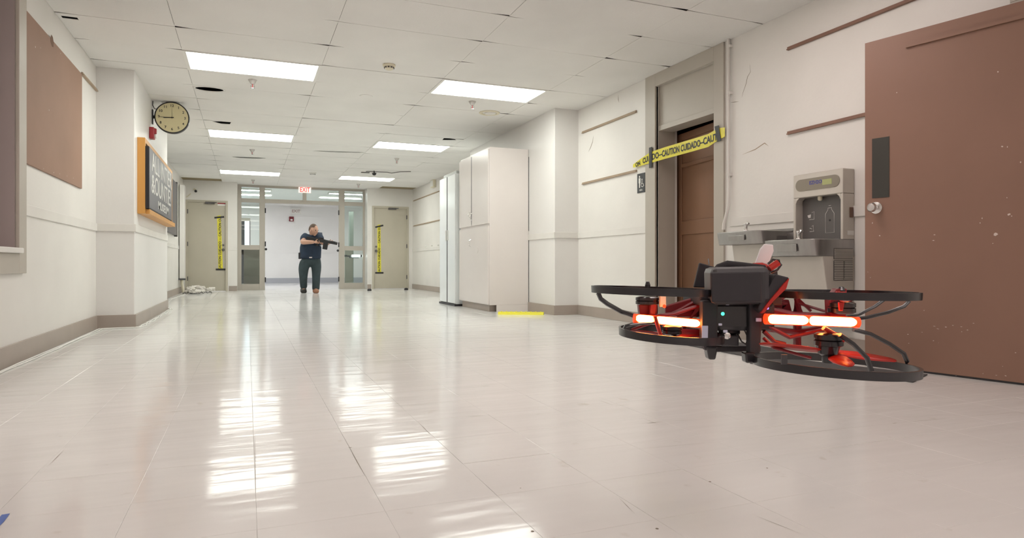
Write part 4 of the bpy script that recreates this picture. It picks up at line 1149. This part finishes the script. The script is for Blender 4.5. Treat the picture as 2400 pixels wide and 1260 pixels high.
# small hovering drone behind the narrow glass
p = onY(832, 600, 17.7)
t = thing('white_lit_drone', 'small hovering drone with a bright white light bar behind the narrow glass', 'drone', p)
obj('light_bar', bx(B(), p.x - .09, p.x + .13, p.y - .03, p.y - .01, p.z - .02, p.z + .035), LEDW, t, bevel=.01)
b = B(); bx(b, p.x - .14, p.x + .10, p.y, p.y + .14, p.z - .05, p.z + .02); tube(b, [(p.x - .05, p.y + .05, p.z), (p.x - .30, p.y + .05, p.z)], .02, 6)
obj('frame', b, DARK, t)
for dx, dy in ((-.28, -.02), (-.20, .16), (.14, .16), (.16, -.0)):
    b = B(); lathe(b, (p.x + dx, p.y + dy, p.z), (0, 0, 1), [(.02, -.02), (.025, 0), (.02, .03), (0, .03)], 10); bx(b, p.x + dx - .06, p.x + dx + .06, p.y + dy - .008, p.y + dy + .008, p.z + .03, p.z + .034)
    obj('rotor', b, DARK, t)

#DRONE#
# ================================================================== DRONE
DD = 1.2
PXM = DD / F_PX
def dp(px, py, w=0.0): return onD(px, py, DD - w)
RV = Vector((CS, -SN, 0)); FV = Vector((SN, CS, 0)); UV = Vector((0, 0, 1))
drone = thing('quadcopter_drone', 'black hovering drone with round propeller guards and glowing red light bars', 'drone', dp(1715, 745))
def dbox(bm, cx, cy, w, wx, hy, dep, rot=0.0, yaw=0.0, pitch=0.0):
    """box centred at pixel-measured point, sizes in px of the drone's own plane"""
    M = Matrix((RV, FV, UV)).transposed().to_4x4(); M.translation = dp(cx, cy, w)
    M = M @ Matrix.Rotation(yaw, 4, 'Z') @ Matrix.Rotation(-rot, 4, 'Y') @ Matrix.Rotation(pitch, 4, 'X')
    a, b_, c = wx * PXM / 2, dep * PXM / 2, hy * PXM / 2
    return bx(bm, -a, a, -b_, b_, -c, c, M)
def dpoly(bm, pts, w, dep):
    return prism(bm, [dp(x, y, w) for x, y in pts], FV * dep * PXM)
DBK = mat('drone_black', (.016, .015, .019), .24, spec=.7)
DBK2 = mat('drone_matte', (.03, .027, .032), .6)
DGR = mat('drone_grey', (.05, .047, .052), .38)
DRD = mat('drone_red_and_led_lit', (.50, .02, .012), .35)  # red parts; on the blades LED light is put into the colour
DRD2 = mat('drone_led_lit_red', (.20, .012, .018), .4)  # red LED light on arms and blades, painted into the material
DPK = mat('antenna_white', (.9, .87, .9), .5)
STK = mat('sticker_white', (.60, .62, .78), .5)
# body
core = B(); dbox(core, 1722, 738, 0, 158, 66, 90)
obj('body', core, DBK, drone, bevel=.008)
core = B(); dbox(core, 1712, 700, -.03, 190, 24, 150); obj('upper_deck', core, DBK2, drone, bevel=.004)
core = B(); dbox(core, 1725, 668, .03, 128, 84, 95, rot=.02, yaw=-.10)
pod = obj('battery_pod', core, DGR, drone, bevel=.010)
core = B(); dbox(core, 1725, 672, .072, 108, 66, 6, rot=.02, yaw=-.10); obj('cover', core, DBK2, pod, bevel=.004)
st = B()
tube(st, [dp(1676, 636, -.01), dp(1684, 626, -.01), dp(1705, 618, -.01), dp(1740, 622, -.01), dp(1790, 628, .0), dp(1803, 650, .01), dp(1806, 690, .01)], .0042, 8, flat=1.5)
obj('strap', st, DBK2, drone, smooth=True)
p_ = B(); dpoly(p_, [(1640, 615), (1700, 632), (1700, 676), (1626, 673)], -.075, 10); obj('rear_flap', p_, DBK2, drone, bevel=.002)
p_ = B(); tube(p_, [dp(1662, 620, -.08), dp(1660, 606, -.085)], .0012, 5); obj('whip_wire', p_, DBK, drone)
p_ = B(); dpoly(p_, [(1771, 617), (1783, 583), (1793, 571), (1813, 573), (1814, 588), (1802, 620)], -.03, 8); obj('antenna', p_, DPK, drone, bevel=.002)
p_ = B(); tube(p_, [dp(1765, 622, -.03), dp(1786, 621, -.03), dp(1803, 628, -.03)], .005, 8); obj('antenna_base', p_, DRD, drone)
p_ = B(); tube(p_, [dp(1803, 629, .02), dp(1815, 621, .02), dp(1824, 615, .02)], .0062, 10); obj('red_plug', p_, DRD, drone)
p_ = B(); tube(p_, [dp(1800, 618, .0), dp(1812, 608, .0), dp(1826, 610, .0), dp(1831, 620, .0), dp(1822, 632, .0), dp(1806, 640, .0)], .0022, 8); obj('cable', p_, DBK, drone, smooth=True)
p_ = B(); dpoly(p_, [(1800, 632), (1822, 634), (1824, 660), (1806, 676)], -.02, 16); obj('bracket', p_, DGR, drone)
# slanted side plate with red edge
p_ = B(); dpoly(p_, [(1776, 722), (1818, 642), (1850, 650), (1838, 668), (1800, 712), (1788, 736)], .068, 60); obj('side_plate', p_, DBK2, drone, bevel=.002)
p_ = B(); dpoly(p_, [(1783, 734), (1798, 712), (1838, 664), (1850, 652), (1843, 676), (1812, 706), (1792, 732)], .072, 8); obj('red_edge', p_, DRD, drone)
for px, py, m, r, nm in ((1694, 735, LEDG, .0032, 'green_lamp'), (1799, 722, LEDB, .0022, 'blue_lamp'), (1557, 717, LEDH, .0032, 'red_lamp')):
    obj(nm, lathe(B(), dp(px, py, .062 if px > 1600 else .03), -FV, [(r, 0), (r * .8, .001), (0, .0015)], 12), m, drone)
for px, py, s in ((1705, 712, 5), (1778, 749, 8), (1688, 760, 5), (1700, 776, 6)):
    b = B(); dbox(b, px, py, .05, s * 1.6, s, 3); obj('connector', b, STK, drone, bevel=.0008)
# legs
def leg(pts, foot, sticker=None):
    b = B(); dpoly(b, pts, .045, 26); l = obj('leg', b, DBK2, drone, bevel=.003)
    b = B(); x0, x1, y0, y1, tx = foot
    top = [(x0, y0), (x1, y0), (x1 - tx, y1), (x0 + tx, y1)]
    dpoly(b, top, .05, 30); obj('foot', b, DBK, l, bevel=.003)
    if sticker:
        b = B(); dpoly(b, sticker, .048, 2); obj('sticker', b, STK, l, bevel=.0008, label='pale sticker')
leg([(1646, 704), (1684, 704), (1682, 800), (1676, 822), (1654, 822), (1646, 800)], (1656, 1684, 812, 843, 6), [(1645, 763), (1660, 763), (1659, 806), (1645, 804)])
leg([(1756, 704), (1790, 700), (1786, 770), (1782, 830), (1757, 832), (1757, 760)], (1747, 1771, 826, 851, 2))
# gear between the legs
b = B(); dbox(b, 1705, 796, .0, 42, 26, 40); obj('sensor_block', b, DGR, drone, bevel=.003)
b = B(); dbox(b, 1694, 776, .0, 26, 34, 30); dbox(b, 1716, 768, -.01, 30, 30, 30); obj('gimbal', b, DBK, drone, bevel=.003)
b = B(); lathe(b, dp(1703, 786, .03), -FV, [(.007, 0), (.006, .004), (0, .006)], 14); obj('lens', b, CHROME, drone, smooth=True)
b = B(); tube(b, [dp(1735, 764, .0), dp(1746, 776, .0), dp(1752, 790, .0), dp(1748, 806, .0)], .0012, 5); tube(b, [dp(1722, 770, .0), dp(1738, 800, .0), dp(1756, 812, 0)], .0015, 5); obj('wiring', b, DBK, drone)
b = B(); dbox(b, 1722, 815, -.02, 110, 14, 40); obj('belly_bar', b, DBK2, drone, bevel=.002)

# guards, rotors, arms
def ringpts(c, R, tilt=0.0, roll=0.0, n=56, a0=0, a1=2 * PI):
    out = []
    for k in range(n + 1):
        a = a0 + (a1 - a0) * k / n
        out.append(c + RV * math.cos(a) * R + FV * math.sin(a) * R + UV * (math.cos(a) * R * roll + math.sin(a) * R * tilt))
    return out
def guard(cx, cy, w, Rpx, hpx, tilt, roll, nm='propeller_guard'):
    c = dp(cx, cy, w); R = Rpx * PXM; h = hpx * PXM
    b = B(); A, C_, D_, E_ = [], [], [], []
    n = 64
    for k in range(n):
        a = 2 * PI * k / n
        def P_(r, z): return b.verts.new(c + RV * math.cos(a) * r + FV * math.sin(a) * r + UV * (math.cos(a) * r * roll + math.sin(a) * r * tilt + z))
        A.append(P_(R, -h / 2)); C_.append(P_(R * 1.005, h / 2)); D_.append(P_(R * .965, h / 2)); E_.append(P_(R * .975, -h / 2))
    for k in range(n):
        q = (k + 1) % n
        for X_, Y_ in ((A, C_), (C_, D_), (D_, E_), (E_, A)): b.faces.new([X_[k], X_[q], Y_[q], Y_[k]])
    return obj(nm, b, DBK, drone, smooth=True)
def propeller(cx, cy, w, Rpx, ang, tilt, roll, m, parent, nb=3):
    c = dp(cx, cy, w); R = Rpx * PXM
    for k in range(nb):
        a = ang + k * 2 * PI / nb; d = RV * math.cos(a) + FV * math.sin(a) + UV * (math.cos(a) * roll + math.sin(a) * tilt)
        q = RV * -math.sin(a) + FV * math.cos(a)
        b = B(); L_, T_ = [], []
        for f, wd in ((.06, .05), (.2, .11), (.45, .14), (.75, .11), (.95, .07), (1, .02)):
            L_.append(c + d * R * f + q * R * wd * .7 + UV * R * wd * .35); T_.append(c + d * R * f - q * R * wd * .6 - UV * R * wd * .25)
        vs = [b.verts.new(v) for v in L_]; vt = [b.verts.new(v) for v in T_]
        for i in range(len(vs) - 1): b.faces.new([vs[i], vs[i + 1], vt[i + 1], vt[i]])
        o = obj('blade', b, m, parent, smooth='all'); s_ = o.modifiers.new('t', 'SOLIDIFY'); s_.thickness = .0015
def motor(cx, y0, y1, w, rpx, m=DBK):
    c = dp(cx, (y0 + y1) / 2, w); h = abs(y1 - y0) * PXM; r = rpx * PXM; up = UV if y0 > y1 else -UV
    b = B(); lathe(b, c - up * h / 2, up, [(r * .8, 0), (r, h * .12), (r, h * .45), (r * .9, h * .5), (r, h * .55), (r, h * .86), (r * .7, h), (0, h)], 24)
    return obj('motor', b, m, drone, smooth=True)
# left side
g = guard(1526, 681, .0, 139, 16, -.012, -.03)
mo = motor(1517, 714, 694, 0, 27); propeller(1517, 684, .0, 122, 2.75, 0, -.015, DRD2, mo)
b = B(); lathe(b, dp(1518, 680, 0), UV, [(.005, 0), (.005, .010), (.003, .016), (0, .017)], 12); obj('prop_nut', b, DBK, mo)
g = guard(1572, 783, .03, 117, 17, .02, -.06)
mo = motor(1575, 762, 784, .03, 22); propeller(1575, 786, .03, 100, .5, .06, -.05, DRD2, mo)
# right side
g = guard(1981, 690, .03, 150, 16, -.012, -.01)
mo = motor(1972, 734, 706, .03, 30); propeller(1972, 697, .03, 132, .2, 0, -.01, DRD2, mo)
b = B(); lathe(b, dp(1972, 690, .03), UV, [(.006, -.008), (.007, .008), (.004, .014), (0, .015)], 12); obj('prop_nut', b, DBK, mo)
g = guard(1953, 855, .07, 168, 18, -.02, -.045)
mo = motor(1942, 780, 812, .07, 30); propeller(1942, 824, .07, 158, .08, .0, -.13, DRD, mo, 2)
propeller(1942, 832, .07, 150, 1.4, .0, .0, DRD, mo, 2)
b = B(); lathe(b, dp(1940, 806, .07), -UV, [(.021, 0), (.016, .016), (.010, .020), (.009, .032), (.0, .033)], 16); obj('prop_nut', b, DBK, mo, smooth=True)
def strut(pts, w, r, m=DBK, nm='guard_strut', ws=None):
    P_ = [dp(x, y, (ws[i] if ws else w)) for i, (x, y) in enumerate(pts)]
    return obj(nm, tube(B(), P_, r, 8, flat=.7), m, drone, smooth=True)
strut([(1402, 686), (1408, 700), (1424, 712), (1456, 730), (1492, 741), (1530, 744)], 0, .0062)
strut([(1462, 772), (1466, 764), (1482, 760), (1520, 756), (1560, 754)], .03, .0045)
strut([(1480, 772), (1540, 752), (1640, 700)], -.02, .004, DRD2)
strut([(1500, 744), (1580, 735), (1650, 712)], 0, .005, DRD2)
strut([(1535, 742), (1545, 775), (1552, 795)], .045, .005, DRD)
strut([(1530, 700), (1528, 740)], .01, .009, DRD2)
strut([(1640, 716), (1600, 770), (1648, 790)], -.02, .008, DRD2)
b = B(); dpoly(b, [(1560, 716), (1650, 690), (1650, 744), (1560, 740)], -.03, 12); obj('arm_plate', b, DRD2, drone, bevel=.002)
b = B(); dpoly(b, [(1560, 768), (1650, 772), (1650, 800), (1590, 796)], -.01, 12); obj('arm_plate', b, DRD2, drone, bevel=.002)
b = B(); dpoly(b, [(1800, 700), (1850, 702), (1860, 742), (1800, 744)], -.045, 10); obj('arm_plate', b, DRD2, drone, bevel=.002)
strut([(2126, 695), (2130, 706), (2118, 718), (2080, 732), (2030, 744), (1985, 749)], .03, .0045)
strut([(2072, 702), (2050, 718), (2010, 738), (1985, 742)], -.03, .0042)
strut([(2000, 772), (2040, 782), (2086, 806), (2118, 828), (2126, 846), (2122, 862)], .06, .0052)
strut([(1968, 784), (2000, 806), (2032, 838), (2042, 868)], .11, .0055)
strut([(1930, 768), (1960, 786), (1975, 800)], .08, .006, DRD)
# red truss arms between body and right motors
for pts, w, r in (([(1795, 722), (1860, 738), (1960, 742)], .02, .009), ([(1800, 700), (1840, 712), (1830, 744)], -.03, .008), ([(1795, 770), (1870, 778), (1930, 768)], -.01, .008), ([(1800, 764), (1850, 790), (1930, 772)], .03, .0055), ([(1790, 776), (1815, 800), (1840, 806)], .03, .0055),
                  ([(1800, 716), (1850, 690), (1870, 700), (1900, 728)], -.02, .004), ([(1868, 690), (1870, 730), (1868, 810)], -.02, .010), ([(1870, 710), (1930, 728), (1960, 732)], -.02, .004),
                  ([(1790, 792), (1812, 814), (1900, 838)], .07, .004)):
    strut(pts, w, r, DRD2, 'arm_truss')
b = B(); dpoly(b, [(1944, 704), (1962, 676), (1986, 676), (1984, 744), (1946, 744)], .035, 26); obj('motor_mount', b, DRD2, drone, bevel=.002)
b = B(); dpoly(b, [(1961, 683), (1985, 683), (1984, 702), (1962, 702)], .066, 6); dpoly(b, [(1966, 708), (1980, 708), (1976, 728), (1968, 728)], .066, 6); obj('mount_plate', b, DRD, drone, bevel=.001)
b = B(); dpoly(b, [(1496, 704), (1542, 704), (1540, 742), (1500, 742)], .0, 24); obj('motor_mount', b, DRD2, drone, bevel=.002)
b = B(); dbox(b, 1553, 705, .02, 14, 26, 10); obj('standoff', b, CREAM, drone, bevel=.001)
# light bars: bright strip in an added glowing tube that paints its red halo
def led(x0, y0, x1, y1, w, hpx, cuts):
    d = obj('light_bar_halo', tube(B(), [dp(x0 - 5, y0, w - .006), dp(x1 + 5, y1, w - .006)], hpx * .60 * PXM, 14), LEDH, drone, smooth=True)
    xs_ = [0] + cuts + [1]
    for a, c in zip(xs_, xs_[1:]):
        a += .006; c -= .006
        p, q = dp(x0 + (x1 - x0) * a, y0 + (y1 - y0) * a, w), dp(x0 + (x1 - x0) * c, y0 + (y1 - y0) * c, w); e = (q - p).normalized()
        r = hpx * .5 * PXM
        obj('light_bar', tube(B(), [p, p + e * r * .5, p + e * r, q - e * r, q - e * r * .5, q], r, 12, radii=[r * .5, r * .87, r, r, r * .87, r * .5]), LEDR, d, smooth=True)
led(1490, 745, 1640, 758, .03, 17, [.30])
led(1798, 747, 2007, 755, .06, 20, [.46])
# tape on the guards
for px, py, w in ((1838, 842, .185),):
    b = B(); dbox(b, px, py, w - .03, 12, 20, 4); obj('guard_tape', b, DGR, drone)
for px, py, w in ((2030, 875, .20), (1600, 690, .112)):
    pass
